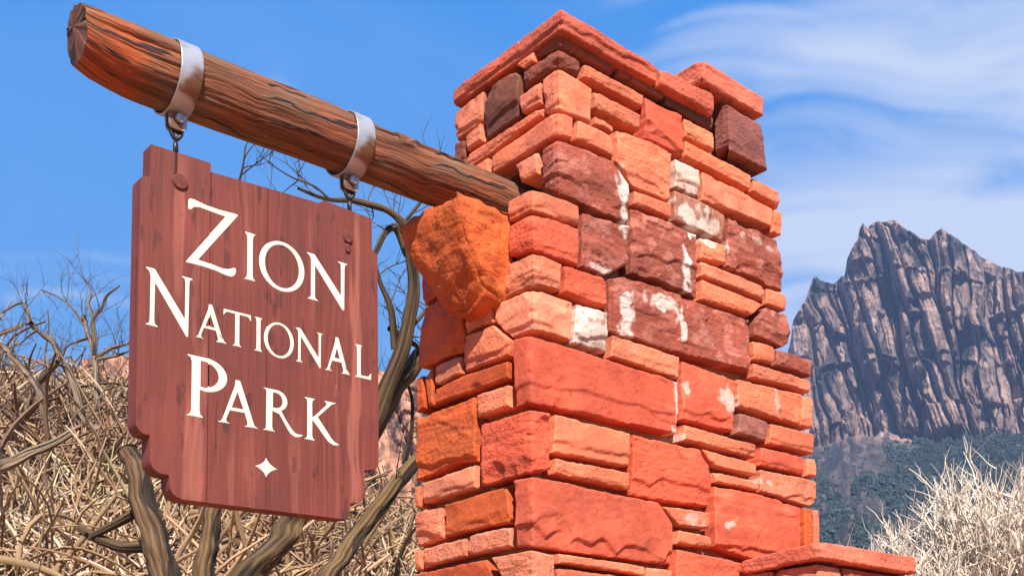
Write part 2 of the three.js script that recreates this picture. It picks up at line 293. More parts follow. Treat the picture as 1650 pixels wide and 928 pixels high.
for (const [tone, face, u0, a, b] of STONES) {
  const A = pairs(a), far = face !== 0 && Math.max(...(b ? pairs(b) : A).map((p) => p[0])) > 1.55, back = face !== 1 && Math.min(...A.map((p) => p[0])) < -0.55;
  mesh('stone', stoneGeometry({ left: face !== 1 ? A : null, right: face === 1 ? A : face === 2 ? pairs(b) : null, u0: u0 / 1000, tone, seed: stoneSeed++, rough: 'ed'.includes(tone) ? 1.25 : 1, depth: far || back ? 0.16 : 0.11 }), stoneMats['ed'.includes(tone) ? 1 : [0, 2, 2, 1, 2, 0][stoneSeed % 6]], pillar);
}
// courses of stone down to the ground, below the traced part
{
  const R = rng(77), kinds = ['l', 'l', 'p', 'r', 'r', 'o', 'l'];
  let y = 2.205;
  while (y > 0.1) {
    const h = Math.min(y - 0.01, 0.12 + 0.2 * R()), g = 0.012, y0 = y - h + g, corner = [0.12 + 0.2 * R(), 0.2 + 0.4 * R()];
    mesh('stone', stoneGeometry({ left: rect(-0.02 - corner[0], -0.02, y0, y), right: rect(-0.02, -0.02 + corner[1], y0, y), u0: -0.02, tone: kinds[Math.floor(R() * 7)], seed: stoneSeed++, cell: 0.02 }), stoneMat, pillar);
    for (let u = -0.02 - corner[0] - g; u > -0.72;) { let w = 0.2 + 0.3 * R(); if (u - w < -0.8) w = u + 0.84; mesh('stone', stoneGeometry({ left: rect(u - w, u, y0, y), u0: 0.0, tone: kinds[Math.floor(R() * 7)], seed: stoneSeed++, cell: 0.02 }), stoneMat, pillar); u -= w + g; }
    for (let u = -0.02 + corner[1] + g; u < 1.95;) { let w = 0.2 + 0.4 * R(); if (u + w > 1.9) w = 2.06 - u; mesh('stone', stoneGeometry({ right: rect(u, u + w, y0, y), tone: kinds[Math.floor(R() * 7)], seed: stoneSeed++, cell: 0.02 }), stoneMat, pillar); u += w + g; }
    y -= h;
  }
}
// cap stones and the raised pier at the far end
mesh('cap_stone', stoneGeometry({ left: [[-0.60, 4.838], [-0.3, 4.85], [0.183, 4.858], [0.183, 4.752], [-0.60, 4.748]], right: [[0.183, 4.858], [0.5, 4.845], [0.828, 4.828], [0.822, 4.742], [0.183, 4.752]], u0: 0.183, zr: 0.05, tone: 'c', seed: 11, depth: 0.45, proud: 0.016, rough: 1.5 }), stoneMat, pillar);
mesh('cap_stone', stoneGeometry({ right: [[0.834, 4.826], [1.256, 4.857], [1.252, 4.733], [0.828, 4.738]], zr: 0.05, tone: 'c', seed: 12, depth: 0.45, proud: 0.016, rough: 1.5 }), stoneMat, pillar);
mesh('cap_stone', stoneGeometry({ left: [[0.62, 4.99], [1.150, 4.995], [1.150, 4.866], [0.62, 4.866]], right: [[1.150, 4.995], [1.655, 4.982], [1.648, 4.864], [1.150, 4.866]], u0: 1.150, zr: 0.066, tone: 'c', seed: 13, depth: 0.4, proud: 0.016, rough: 1.5 }), stoneMat, pillar);
mesh('stone', stoneGeometry({ left: [[1.285, 4.84], [1.365, 4.84], [1.365, 4.61], [1.285, 4.60]], right: [[1.365, 4.835], [1.645, 4.83], [1.69, 4.58], [1.365, 4.585]], u0: 1.365, zr: 0.048, tone: 'C', seed: 14, depth: 0.2, rough: 0.8 }), stoneMat, pillar);
// corbel: a rough boulder-like block under the beam, cut away towards its foot
{
  const n = 26, g = new THREE.BoxGeometry(1, 1, 1, n, n, n), P = g.attributes.position, C = [], q = new THREE.Vector3();
  for (let i = 0; i < P.count; i++) {
    q.fromBufferAttribute(P, i); let a = q.x + 0.5, b = q.y + 0.5, c = q.z + 0.5;             // 0..1: out to in, foot to top, back to front
    const foot = Math.pow(1 - b, 1.5), x = mix(-0.275 + 0.17 * foot, 0.08, a), z0 = mix(-0.60, -0.40, foot * 0.95), z1 = mix(-0.150, -0.185, foot);
    let z = mix(z0, z1, c), y = mix(3.475, 3.935, b); y += 0.05 * (1 - b) * (1 - a) * Math.abs(c - 0.5) * 2 + (1 - b) * 0.05 * (c - 0.5);
    q.set(x, y, z);
    const k = 0.014 * fbm2(x * 9 + z * 7, y * 10, 4, 201) + 0.012 * noise3(x * 12, y * 12, z * 12, 207) + 0.007 * noise3(x * 30, y * 30, z * 30, 209) + 0.010 * step2(-0.03, 0.03, noise3(x * 8, y * 9, z * 8, 213));
    const ax = Math.abs(a - 0.5), ay = Math.abs(b - 0.5), az = Math.abs(c - 0.5), dir = new THREE.Vector3(a < 0.02 ? -1 : 0, b > 0.98 ? 0.35 : b < 0.02 ? -1 : 0, c > 0.98 ? 1 : c < 0.02 ? -1 : 0);
    const edge = [ax, ay, az].sort()[1]; if (dir.length() > 0) { dir.normalize(); q.addScaledVector(dir, k - 0.02 * step2(0.42, 0.5, edge)); }
    P.setXYZ(i, q.x, q.y, q.z);
    const m = 1 + 0.3 * fbm2(x * 10 + z * 9, y * 12, 4, 215); C.push(0.60 * m, 0.110 * m, 0.017 * m);
  }
  g.setAttribute('color', new THREE.Float32BufferAttribute(C, 3)); for (let i = 0; i < P.count; i++) g.attributes.uv.setXY(i, (P.getX(i) + P.getZ(i)) * 1.1, P.getY(i));
  const h = mergeVertices(((x) => { x.deleteAttribute('normal'); x.deleteAttribute('uv'); return x; })(g.clone()), 1e-5); h.computeVertexNormals();
  const uv = []; for (let i = 0; i < h.attributes.position.count; i++) uv.push((h.attributes.position.getX(i) + h.attributes.position.getZ(i)) * 1.1, h.attributes.position.getY(i)); h.setAttribute('uv', new THREE.Float32BufferAttribute(uv, 2));
  const m = mesh('corbel_stone', h, stoneMat, pillar); m.userData.label = 'rough orange corbel block under the beam';
}

// ---------------------------------------------------------------- low side wall in front of the pillar
{
  const w = thing('low_wall', 'low red sandstone wall with flat cap stones stepping down beside the pillar', 'wall', [0, 0, 0]);
  mesh('mortar_core', mergeGeometries([boxGeo(1.44, 2.40, 0, 2.375, 0.07, 0.365), boxGeo(2.40, 3.35, 0, 2.26, 0.06, 0.367), boxGeo(1.42, 2.14, 2.375, 2.46, 0.06, 0.38)]), mortarMat, w);
  mesh('cap_stone', stoneGeometry({ left: [[0.88, 2.445], [1.327, 2.478], [1.327, 2.390], [0.88, 2.372]], right: [[1.327, 2.478], [2.17, 2.478], [2.165, 2.385], [1.327, 2.390]], u0: 1.327, zr: 0.485, tone: 'c', seed: 31, depth: 0.3, proud: 0.016, rough: 1.5 }), stoneMat, w);
  mesh('cap_stone', stoneGeometry({ right: rect(2.20, 2.85, 2.275, 2.385), zr: 0.485, tone: 'c', seed: 32, depth: 0.3, proud: 0.016, rough: 1.5 }), stoneMat, w);
  mesh('cap_stone', stoneGeometry({ right: rect(2.865, 3.4, 2.275, 2.38), zr: 0.485, tone: 'c', seed: 33, depth: 0.3, proud: 0.016, rough: 1.5 }), stoneMat, w);
  const R = rng(88), kinds = ['l', 'r', 'p', 'l', 'o'];
  for (let y = 2.378, k = 0; y > 0.1; k++) {
    const h = 0.13 + 0.14 * R(), y0 = Math.max(0, y - h + 0.012), c1 = 0.16 + 0.1 * R(), c2 = 0.07 + 0.3 * R();
    mesh('stone', stoneGeometry({ left: rect(1.36 - c1, 1.36, y0, y), right: rect(1.36, 1.36 + c2, y0, y), u0: 1.36, zr: 0.445, tone: kinds[k % 5], seed: stoneSeed++, cell: 0.012 }), stoneMat, w);
    mesh('stone', stoneGeometry({ left: rect(1.36 - 0.42, 1.36 - c1 - 0.012, y0, y), u0: 1.36, zr: 0.445, tone: kinds[(k + 2) % 5], seed: stoneSeed++, cell: 0.016 }), stoneMat, w);
    for (let u = 1.36 + c2 + 0.012; u < 3.3;) { const ww = 0.25 + 0.35 * R(), top = u > 2.1 ? Math.min(y, 2.262) : y; if (top - y0 > 0.03) mesh('stone', stoneGeometry({ right: rect(u, Math.min(u + ww, 3.36), y0, top), zr: 0.445, tone: kinds[Math.floor(R() * 5)], seed: stoneSeed++, cell: 0.014 }), stoneMat, w); u += ww + 0.012; }
    y -= h;
  }
}

// ---------------------------------------------------------------- wood
const logMap = texture(1024, 1024, (x, y) => {              // x round the log, y along it
  const w = fbm2(x * 5, y * 6, 3, 301, 5, 6), g = fbm2(x * 60 + w * 1.1, y * 3, 4, 303, 60, 3), f = fbm2(x * 220 + w * 2, y * 8, 3, 305, 220, 8), crack = step2(0.30, 0.46, fbm2(x * 34 + w * 1.6, y * 3.0, 4, 307, 34, 3));
  let v = 0.74 + 0.30 * g + 0.18 * f; v *= 1 - 0.62 * crack; const grey = step2(-0.05, 0.35, fbm2(x * 8, y * 4, 3, 311, 8, 4));
  return [v * mix(0.92, 0.86, grey), v * mix(0.70, 0.78, grey), v * mix(0.55, 0.70, grey)];
}, true);
const logBump = texture(1024, 1024, (x, y) => { const w = fbm2(x * 5, y * 6, 3, 301, 5, 6); return 0.55 + 0.42 * fbm2(x * 60 + w * 1.1, y * 3, 4, 303, 60, 3) + 0.2 * fbm2(x * 220 + w * 4, y * 16, 2, 305, 220, 16) - 0.45 * step2(0.30, 0.46, fbm2(x * 34 + w * 1.6, y * 3.0, 4, 307, 34, 3)); });
const logMat = new THREE.MeshStandardMaterial({ map: logMap, bumpMap: logBump, bumpScale: 0.009, roughness: 0.85, color: lin(0.38, 0.22, 0.14), vertexColors: true });
const LOG = { x0: -1.835, x1: 0.42, y: 4.106, z: -0.40, r: 0.123 };
const logRadius = (x) => LOG.r * (1 - 0.03 * (x - LOG.x0)) * 1.02;
const beam = thing('log_beam', 'weathered brown log beam cut off blunt, jutting out of the stone pillar', 'beam', [LOG.x0, LOG.y, LOG.z]);
{
  const NA = 168, NX = 300, P = [], UV = [], C = [], I = [], R = rng(5);
  const cracks = []; for (let k = 0; k < 30; k++) { const th = R() < 0.7 ? mix(0.1, 2.6, R()) : R() * 6.283; cracks.push([th, mix(-0.2, 2.2, R()), 0.15 + 0.5 * R(), 0.004 + 0.012 * R() * R() + (R() < 0.12 ? 0.010 : 0), 0.016 + 0.03 * R(), R() * 90]); }
  for (let i = 0; i <= NX; i++) for (let j = 0; j <= NA; j++) {
    const x = (LOG.x1 - LOG.x0) * i / NX, th = j / NA * Math.PI * 2;                       // th 0 front (+z), 90 degrees up
    let r = logRadius(LOG.x0 + x), up = Math.sin(th), front = Math.cos(th), jj = (j % NA) / NA;
    r += 0.006 * noise3(front * 2, up * 2, x * 3, 331) + 0.004 * fbm2(jj * 30 + 0, x * 2.2, 3, 333, 30, 0) * (1 + up) + 0.0022 * fbm2(jj * 90, x * 5, 2, 335, 90, 0);
    r += 0.010 * step2(0.02, 0.06, fbm2(jj * 14, x * 1.2 + 5, 3, 337, 14, 0)) * clamp(up * 1.6);        // torn fibres along the top
    for (const [ct, cx, cl, cd, cw, cs] of cracks) { const t = (x - cx) / cl; if (Math.abs(t) > 1) continue; let a = th - ct - 0.09 * noise2(x * 3 + cs, cs, 339); a = Math.atan2(Math.sin(a), Math.cos(a)); const q = Math.abs(a) / (cw * (1 - t * t) + 0.004); if (q < 1) r -= cd * (1 - t * t) * (1 - q * q); }
    const knot = Math.hypot((x - 1.40) / 0.05, (Math.atan2(Math.sin(th - 0.55), Math.cos(th - 0.55))) / 0.22); r += 0.010 * Math.exp(-((knot - 1) ** 2) * 8) - 0.016 * clamp(1 - knot);
    let px = x, py = up * r, pz = front * r, m = 1, cut = 0;
    // end: sawn slightly slanting at the top, hewn off in a long bevel below
    px = Math.max(px, 0.012 + 0.03 * clamp(1 - (py + 0.13) / 0.26) + 0.02 * clamp(-pz * 4) + 0.003 * noise2(py * 60, pz * 60, 341));
    const te = clamp(px / 0.30), ke = mix(0.50, 1, Math.sqrt(1 - (1 - te) ** 2)) + 0.02 * noise2(px * 30, up * 3 + front, 343) * (1 - te); py = mix(0.108, py, ke); pz = mix(-0.012, pz, mix(ke, 1, 0.45)); cut = (1 - step2(0.55, 0.95, te + 0.35 * fbm2(jj * 9, px * 14, 3, 346, 9, 0))) * step2(0.11, 0.03, py);
    P.push(px, py, pz); UV.push(jj === 0 && j ? 1 : j / NA, x / 0.82);
    const warm = [mix(1, 1.55, cut), mix(1, 0.95, cut), mix(1, 0.45, cut)], n = 1 + 0.25 * fbm2(jj * 12, x * 5, 3, 345, 12, 0); C.push(...warm.map((c) => c * n));
  }
  for (let i = 0; i < NX; i++) for (let j = 0; j < NA; j++) { const a = i * (NA + 1) + j, b = a + NA + 1; I.push(a, a + 1, b, b, a + 1, b + 1); }
  const g = new THREE.BufferGeometry(); g.setAttribute('position', new THREE.Float32BufferAttribute(P, 3)); g.setAttribute('uv', new THREE.Float32BufferAttribute(UV, 2)); g.setAttribute('color', new THREE.Float32BufferAttribute(C, 3)); g.setIndex(I); g.computeVertexNormals();
  mesh('log', g, logMat, beam);
  // sawn end
  const E = [], EC = [], EU = [], EI = []; const NR = 14;
  for (let k = 0; k <= NR; k++) for (let j = 0; j <= NA; j++) { const s = k / NR, px = P[j * 3], py = P[j * 3 + 1], pz = P[j * 3 + 2]; E.push(mix(px, 0.02, s) - 0.004 * s * (1 - s) * noise2(py * s * 80, pz * s * 80, 9), mix(py, 0.062, s), mix(pz, -0.012, s)); const ring = 0.9 + 0.2 * noise2((1 - s) * 26, j * 0.02, 12); EC.push(0.75 * ring, 0.62 * ring, 0.6 * ring); EU.push(j / NA * 0.2, s * 0.1); }
  for (let k = 0; k < NR; k++) for (let j = 0; j < NA; j++) { const a = k * (NA + 1) + j, b = a + NA + 1; EI.push(a, b, a + 1, b, b + 1, a + 1); }
  const e = new THREE.BufferGeometry(); e.setAttribute('position', new THREE.Float32BufferAttribute(E, 3)); e.setAttribute('uv', new THREE.Float32BufferAttribute(EU, 2)); e.setAttribute('color', new THREE.Float32BufferAttribute(EC, 3)); e.setIndex(EI); e.computeVertexNormals();
  const m = mesh('sawn_end', e, logMat, beam); m.userData.label = 'greyish sawn end of the log';
}

// ---------------------------------------------------------------- iron straps with shackles
const galv = new THREE.MeshStandardMaterial({ color: lin(0.52, 0.53, 0.56), metalness: 0.55, roughness: 0.48, map: texture(512, 512, (x, y) => { const v = 0.86 + 0.16 * fbm2(x * 6, y * 6, 5, 401, 6, 6), rust = step2(0.14, 0.40, fbm2(x * 9, y * 3, 5, 405, 9, 3)), sc = step2(0.36, 0.42, fbm2(x * 40, y * 8, 3, 407, 40, 8)); return [v * mix(1, 0.72, rust) - 0.1 * sc, v * mix(1, 0.52, rust) - 0.1 * sc, v * mix(1, 0.40, rust) - 0.1 * sc]; }, true) });
const iron = new THREE.MeshStandardMaterial({ color: lin(0.055, 0.052, 0.055), metalness: 0.75, roughness: 0.45 });
function tube(points, r, seg = 40, rad = 10, closed = false) { return new THREE.TubeGeometry(new THREE.CatmullRomCurve3(points.map((p) => new THREE.Vector3(...p)), closed), seg, r, rad, closed); }
function strap(x, label) {
  const r = logRadius(x) + 0.009, t = thing('beam_strap', label, 'strap', [x, LOG.y, LOG.z], 'metal straps round the beam'), w = 0.088;
  const prof = [[r, -w / 2 + 0.003], [r + 0.002, -w / 2], [r + 0.006, -w / 2], [r + 0.008, -w / 2 + 0.003], [r + 0.008, w / 2 - 0.003], [r + 0.006, w / 2], [r + 0.002, w / 2], [r, w / 2 - 0.003], [r, -w / 2 + 0.003]];
  const band = new THREE.LatheGeometry(prof.map((p) => new THREE.Vector2(...p)), 96); band.rotateZ(Math.PI / 2); mesh('band', band, galv, t);
  const lug = new THREE.Shape(); lug.moveTo(-0.038, 0.03); lug.lineTo(0.038, 0.03); lug.lineTo(0.034, -0.045); lug.quadraticCurveTo(0.03, -0.058, 0.018, -0.060); lug.lineTo(-0.018, -0.060); lug.quadraticCurveTo(-0.03, -0.058, -0.034, -0.045); lug.closePath();
  const lugs = []; for (const s of [-1, 1]) { const g = new THREE.ExtrudeGeometry(lug, { depth: 0.007, bevelEnabled: true, bevelSize: 0.0015, bevelThickness: 0.0015, bevelSegments: 2 }); g.translate(0, -r - 0.012, s * 0.013 - 0.0035); lugs.push(mesh('lug', g, galv, t)); }
  const head = new THREE.CylinderGeometry(0.017, 0.019, 0.014, 24); head.rotateX(Math.PI / 2); head.translate(0.004, -r - 0.030, 0.028); mesh('bolt', head, galv, lugs[1]);
  const nut = new THREE.CylinderGeometry(0.018, 0.018, 0.014, 6); nut.rotateX(Math.PI / 2); nut.translate(0.004, -r - 0.030, -0.028); mesh('nut', nut, galv, lugs[0]);
  const y0 = -r - 0.048;
  mesh('shackle', tube([[0.004, y0 + 0.012, 0.0], [-0.017, y0 - 0.004, 0], [-0.018, y0 - 0.036, 0], [0.0, y0 - 0.056, 0], [0.018, y0 - 0.036, 0], [0.020, y0 - 0.004, 0]], 0.0085, 48, 10, true), iron, t);
  return t;
}
strap(-1.425, 'grey metal strap round the beam near its blunt sawn end');
strap(-0.655, 'grey metal strap round the beam next to the stone pillar');

// ---------------------------------------------------------------- hanging sign
const SX = (x) => -1.62 + 1.12 * x, SY = (y) => 2.44 + 1.40 * y;              // the paint of the whole board, so that each worn streak sits where it is
const WORN = [[-0.665, 2.50, 3.45, 0.020, 0.9], [-0.640, 2.60, 3.70, 0.012, 0.7], [-1.335, 2.49, 3.0, 0.030, 0.75], [-1.375, 2.50, 2.85, 0.016, 0.6], [-1.42, 3.25, 3.78, 0.022, 0.55], [-1.36, 3.1, 3.5, 0.014, 0.4], [-1.12, 2.48, 2.78, 0.03, 0.35], [-0.93, 2.48, 2.80, 0.022, 0.4], [-1.20, 2.49, 2.70, 0.014, 0.4], [-0.74, 2.5, 3.1, 0.010, 0.4], [-0.86, 3.3, 3.78, 0.012, 0.3], [-1.16, 3.4, 3.77, 0.014, 0.3]];
const signMap = texture(1024, 1024, (x, y) => {
  const X = SX(x), Y = SY(y), w = fbm2(X * 4, Y * 2, 3, 501), g = fbm2(X * 60 + w * 3, Y * 2.2, 4, 503), f = fbm2(X * 190, Y * 9, 2, 505), c = fbm2(X * 5, Y * 4, 4, 507), gr = noise2(X * 420, Y * 300, 515), spot = step2(0.34, 0.5, fbm2(X * 30, Y * 9, 4, 511));
  let p = 0; for (const [wx, y0, y1, ww, k] of WORN) { const q = Math.abs(X - wx - 0.012 * noise2(Y * 5, wx * 9, 517)) / (ww * (0.75 + 0.7 * fbm2(Y * 7, wx * 13, 3, 519) + 0.25)); p = Math.max(p, 1.25 * k * step2(1.25, 0.45, q + 0.5 * fbm2(X * 90, Y * 7, 3, 521)) * step2(y0 - 0.06, y0 + 0.02, Y) * step2(y1 + 0.10, y1 - 0.10, Y + 0.1 * noise2(X * 80, 2, 523))); }
  const v = (0.80 + 0.10 * g + 0.05 * f + 0.10 * c + 0.03 * gr) * (1 - 0.22 * spot); return [v * mix(0.95, 1.22, p), v * mix(0.80, 1.24, p), v * mix(0.77, 1.22, p)];
}, true);
const signBump = texture(1024, 1024, (x, y) => { const X = SX(x), Y = SY(y), w = fbm2(X * 4, Y * 2, 3, 501); return 0.5 + 0.3 * fbm2(X * 60 + w * 3, Y * 2.2, 4, 503) + 0.12 * fbm2(X * 190, Y * 9, 2, 505) - 0.35 * step2(0.36, 0.52, fbm2(X * 42, Y * 1.8, 3, 513)); });
const signMat = new THREE.MeshStandardMaterial({ color: lin(0.265, 0.073, 0.048), map: signMap, bumpMap: signBump, bumpScale: 0.003, roughness: 0.72 });
const cream = new THREE.MeshStandardMaterial({ color: lin(0.80, 0.70, 0.56), roughness: 0.75, map: texture(256, 256, (x, y) => 0.95 + 0.07 * fbm2(x * 14, y * 6, 4, 521, 14, 6) - 0.06 * step2(0.3, 0.55, fbm2(x * 40, y * 20, 3, 523, 40, 20)), true) });
const FRONT = -0.36, THICK = 0.075;
const sign = thing('hanging_sign', 'dark red wooden plank sign with cream carved lettering hanging from the log beam', 'sign', [-1.06, 2.485, FRONT - THICK / 2]);
{
  const arc = (cx, cy, r, a0, a1, n = 6) => Array.from({ length: n + 1 }, (_, i) => { const a = (a0 + (a1 - a0) * i / n) * Math.PI / 180; return [cx + r * Math.cos(a), cy + r * Math.sin(a)]; });
  const outline = [[-1.537, 3.795], [-1.299, 3.800], [-1.299, 3.766], [-0.820, 3.787], [-0.804, 3.806], [-0.566, 3.797], [-0.566, 3.668], ...arc(-0.560, 3.630, 0.022, 90, 0, 3), [-0.538, 2.757], ...arc(-0.578, 2.745, 0.040, 0, -60, 4), [-0.608, 2.700], [-0.610, 2.606], ...arc(-0.648, 2.596, 0.037, 0, -70, 4), [-0.676, 2.555], [-0.682, 2.515], ...arc(-0.712, 2.515, 0.030, 0, -85, 4),
    [-1.395, 2.480], ...arc(-1.395, 2.530, 0.048, -95, -175, 5), [-1.446, 2.563], ...arc(-1.470, 2.612, 0.048, -95, -175, 5), [-1.520, 2.698], ...arc(-1.530, 2.742, 0.044, -95, -178, 5), [-1.575, 3.640], ...arc(-1.555, 3.645, 0.020, 180, 95, 3), [-1.538, 3.668]];
  const clip = (poly, x, keepRight) => { const o = []; for (let i = 0; i < poly.length; i++) { const a = poly[i], b = poly[(i + 1) % poly.length], ia = keepRight ? a[0] >= x : a[0] <= x, ib = keepRight ? b[0] >= x : b[0] <= x; if (ia) o.push(a); if (ia !== ib) { const t = (x - a[0]) / (b[0] - a[0]); o.push([x, mix(a[1], b[1], t)]); } } return o.filter((p, i, q) => { const n = q[(i + 1) % q.length]; return Math.hypot(p[0] - n[0], p[1] - n[1]) > 1e-4; }); };
  // letters: outlines with cap height 1 (clockwise or not does not matter), holes after the outline
  const ell = (cx, cy, rx, ry, a0, a1, n) => Array.from({ length: n + 1 }, (_, i) => { const a = (a0 + (a1 - a0) * i / n) * Math.PI / 180; return [cx + rx * Math.cos(a), cy + ry * Math.sin(a)]; });
  const GL = {
    I: [[[0, 1], [0.24, 1], [0.235, 0.97], [0.195, 0.93], [0.185, 0.86], [0.185, 0.14], [0.195, 0.07], [0.235, 0.03], [0.24, 0], [0, 0], [0.005, 0.03], [0.045, 0.07], [0.055, 0.14], [0.055, 0.86], [0.045, 0.93], [0.005, 0.97]]],
    N: [[[0, 1], [0.19, 1], [0.22, 0.96], [0.80, 0.27], [0.80, 0.88], [0.79, 0.94], [0.73, 0.97], [0.72, 1], [0.97, 1], [0.965, 0.97], [0.91, 0.94], [0.90, 0.88], [0.89, -0.05], [0.84, -0.05], [0.20, 0.74], [0.20, 0.12], [0.21, 0.06], [0.27, 0.03], [0.28, 0], [0.01, 0], [0.02, 0.03], [0.08, 0.06], [0.095, 0.12], [0.095, 0.86], [0.07, 0.92], [0, 0.97]]],
    A: [[[0.39, 1.03], [0.50, 1.03], [0.53, 0.96], [0.83, 0.10], [0.86, 0.05], [0.93, 0.025], [0.935, 0], [0.60, 0], [0.61, 0.025], [0.67, 0.05], [0.675, 0.10], [0.61, 0.30], [0.275, 0.30], [0.20, 0.10], [0.205, 0.05], [0.27, 0.025], [0.275, 0], [0, 0], [0.005, 0.025], [0.07, 0.05], [0.10, 0.10], [0.37, 0.88]], [[0.435, 0.76], [0.578, 0.385], [0.305, 0.385]]],
    T: [[[0, 1.01], [0.85, 1.01], [0.86, 0.82], [0.83, 0.82], [0.79, 0.89], [0.73, 0.92], [0.50, 0.92], [0.50, 0.13], [0.51, 0.06], [0.57, 0.03], [0.58, 0], [0.27, 0], [0.28, 0.03], [0.34, 0.06], [0.35, 0.13], [0.35, 0.92], [0.12, 0.92], [0.06, 0.89], [0.02, 0.82], [-0.01, 0.82]]],
    L: [[[0, 1], [0.25, 1], [0.245, 0.97], [0.205, 0.93], [0.195, 0.86], [0.195, 0.10], [0.40, 0.10], [0.47, 0.13], [0.51, 0.21], [0.55, 0.21], [0.54, 0], [0, 0], [0.005, 0.03], [0.05, 0.07], [0.06, 0.14], [0.06, 0.86], [0.05, 0.93], [0.005, 0.97]]],
    O: [ell(0.52, 0.5, 0.52, 0.53, 0, 360, 48).slice(0, -1), ell(0.52, 0.5, 0.375, 0.44, 0, 360, 40).slice(0, -1)],
    P: [[[0, 1], [0.30, 1.0], ...ell(0.30, 0.715, 0.385, 0.285, 84, -90, 22), [0.225, 0.445], [0.225, 0.12], [0.235, 0.06], [0.285, 0.025], [0.285, 0], [0, 0], [0.005, 0.025], [0.06, 0.06], [0.075, 0.12], [0.075, 0.88], [0.06, 0.94], [0.005, 0.97]], [[0.225, 0.925], [0.28, 0.925], ...ell(0.28, 0.715, 0.25, 0.21, 84, -90, 18), [0.225, 0.515]]],
    R: [[[0, 1], [0.33, 1], ...ell(0.33, 0.745, 0.285, 0.255, 84, -62, 18), [0.56, 0.36], [0.73, 0.14], [0.82, 0.07], [0.92, 0.055], [1.0, 0.07], [1.01, 0.03], [0.93, -0.02], [0.82, -0.04], [0.70, 0.01], [0.62, 0.10], [0.40, 0.43], [0.235, 0.47], [0.235, 0.12], [0.245, 0.06], [0.305, 0.03], [0.31, 0], [0, 0], [0.005, 0.03], [0.065, 0.06], [0.08, 0.12], [0.08, 0.88], [0.065, 0.94], [0.005, 0.97]], [[0.235, 0.92], [0.31, 0.92], ...ell(0.31, 0.745, 0.165, 0.175, 84, -84, 16), [0.235, 0.575]]],
    K: [[[0, 1], [0.30, 1], [0.295, 0.97], [0.235, 0.93], [0.225, 0.86], [0.225, 0.555], [0.60, 0.90], [0.60, 0.94], [0.55, 0.97], [0.55, 1], [0.87, 1], [0.865, 0.97], [0.76, 0.93], [0.38, 0.575], [0.74, 0.15], [0.83, 0.07], [0.95, 0.03], [0.95, -0.01], [0.80, -0.03], [0.66, 0.03], [0.225, 0.475], [0.225, 0.14], [0.235, 0.07], [0.295, 0.03], [0.30, 0], [0, 0], [0.005, 0.03], [0.065, 0.07], [0.075, 0.14], [0.075, 0.86], [0.065, 0.93], [0.005, 0.97]]],
    Z: [[[0.015, 0.975], [0.05, 1.015], [0.12, 1.015], [0.30, 0.985], [0.50, 0.975], [0.80, 0.99], [0.825, 0.97], [0.20, 0.115], [0.40, 0.105], [0.56, 0.085], [0.66, 0.095], [0.74, 0.135], [0.785, 0.145], [0.80, 0.09], [0.775, 0.02], [0.72, -0.02], [0.62, -0.02], [0.45, 0.01], [0.25, 0.02], [0.0, 0.015], [0, 0.045], [0.60, 0.885], [0.36, 0.895], [0.20, 0.905], [0.12, 0.885], [0.07, 0.83], [0.02, 0.83]]],
  };
  const q4 = (a, b, c) => Array.from({ length: 7 }, (_, i) => { const t = i / 7; return [0, 1].map((k) => (1 - t) ** 2 * a[k] + 2 * t * (1 - t) * c[k] + t * t * b[k]); });
  const star = [[0, 1], [1, 0], [0, -1], [-1, 0]]; GL['*'] = [star.flatMap((p, i) => q4(p, star[(i + 1) % 4], [0.25 * (p[0] + star[(i + 1) % 4][0]), 0.25 * (p[1] + star[(i + 1) % 4][1])]))];
  // character, left edge, baseline, height, width of the drawn letter
  const TEXT = [['Z', -1.395, 3.374, 0.258, 0.213], ['I', -1.156, 3.376, 0.194, 0.048], ['O', -1.095, 3.372, 0.196, 0.205], ['N', -0.882, 3.366, 0.197, 0.195],
    ['N', -1.548, 3.103, 0.221, 0.184], ['A', -1.356, 3.100, 0.137, 0.130], ['T', -1.242, 3.100, 0.137, 0.118], ['I', -1.111, 3.100, 0.138, 0.036], ['O', -1.071, 3.095, 0.139, 0.134], ['N', -0.933, 3.095, 0.142, 0.129], ['A', -0.797, 3.088, 0.145, 0.121], ['L', -0.652, 3.087, 0.142, 0.080],
    ['P', -1.384, 2.796, 0.235, 0.163], ['A', -1.259, 2.793, 0.172, 0.169], ['R', -1.071, 2.793, 0.171, 0.175], ['K', -0.891, 2.786, 0.174, 0.160], ['*', -1.056, 2.648, 0.039, 0]];
  const toShape = ([ch, x, y, h, w]) => {
    const rings = GL[ch], xs = rings[0].map((p) => p[0]), lo = Math.min(...xs), k = w ? w / (Math.max(...xs) - lo) : 0.055;
    const R = rings.map((r) => r.map(([a, b]) => new THREE.Vector2(x + (w ? (a - lo) * k : a * k), y + b * h)));
    const s = new THREE.Shape(R[0]); for (const q of R.slice(1)) s.holes.push(new THREE.Path(q)); return s;
  };
  const DEEP = 0.006, csg = new Evaluator(); csg.attributes = ['position', 'normal', 'uv']; csg.useGroups = false;
  const prisms = TEXT.map((t) => { const g = new THREE.ExtrudeGeometry(toShape(t), { depth: 0.03, bevelEnabled: false }); g.translate(0, 0, FRONT - DEEP); const b = new Brush(g, signMat); b.updateMatrixWorld(); g.computeBoundingBox(); return b; });
  const off = new THREE.Vector3().copy(sign.position).negate();
  const seams = [[-9, -1.3005], [-1.2975, -1.0585], [-1.0570, -0.8145], [-0.8130, 9]];
  const SLOTS = [[-1.441, 3.70], [-0.690, 3.66]];
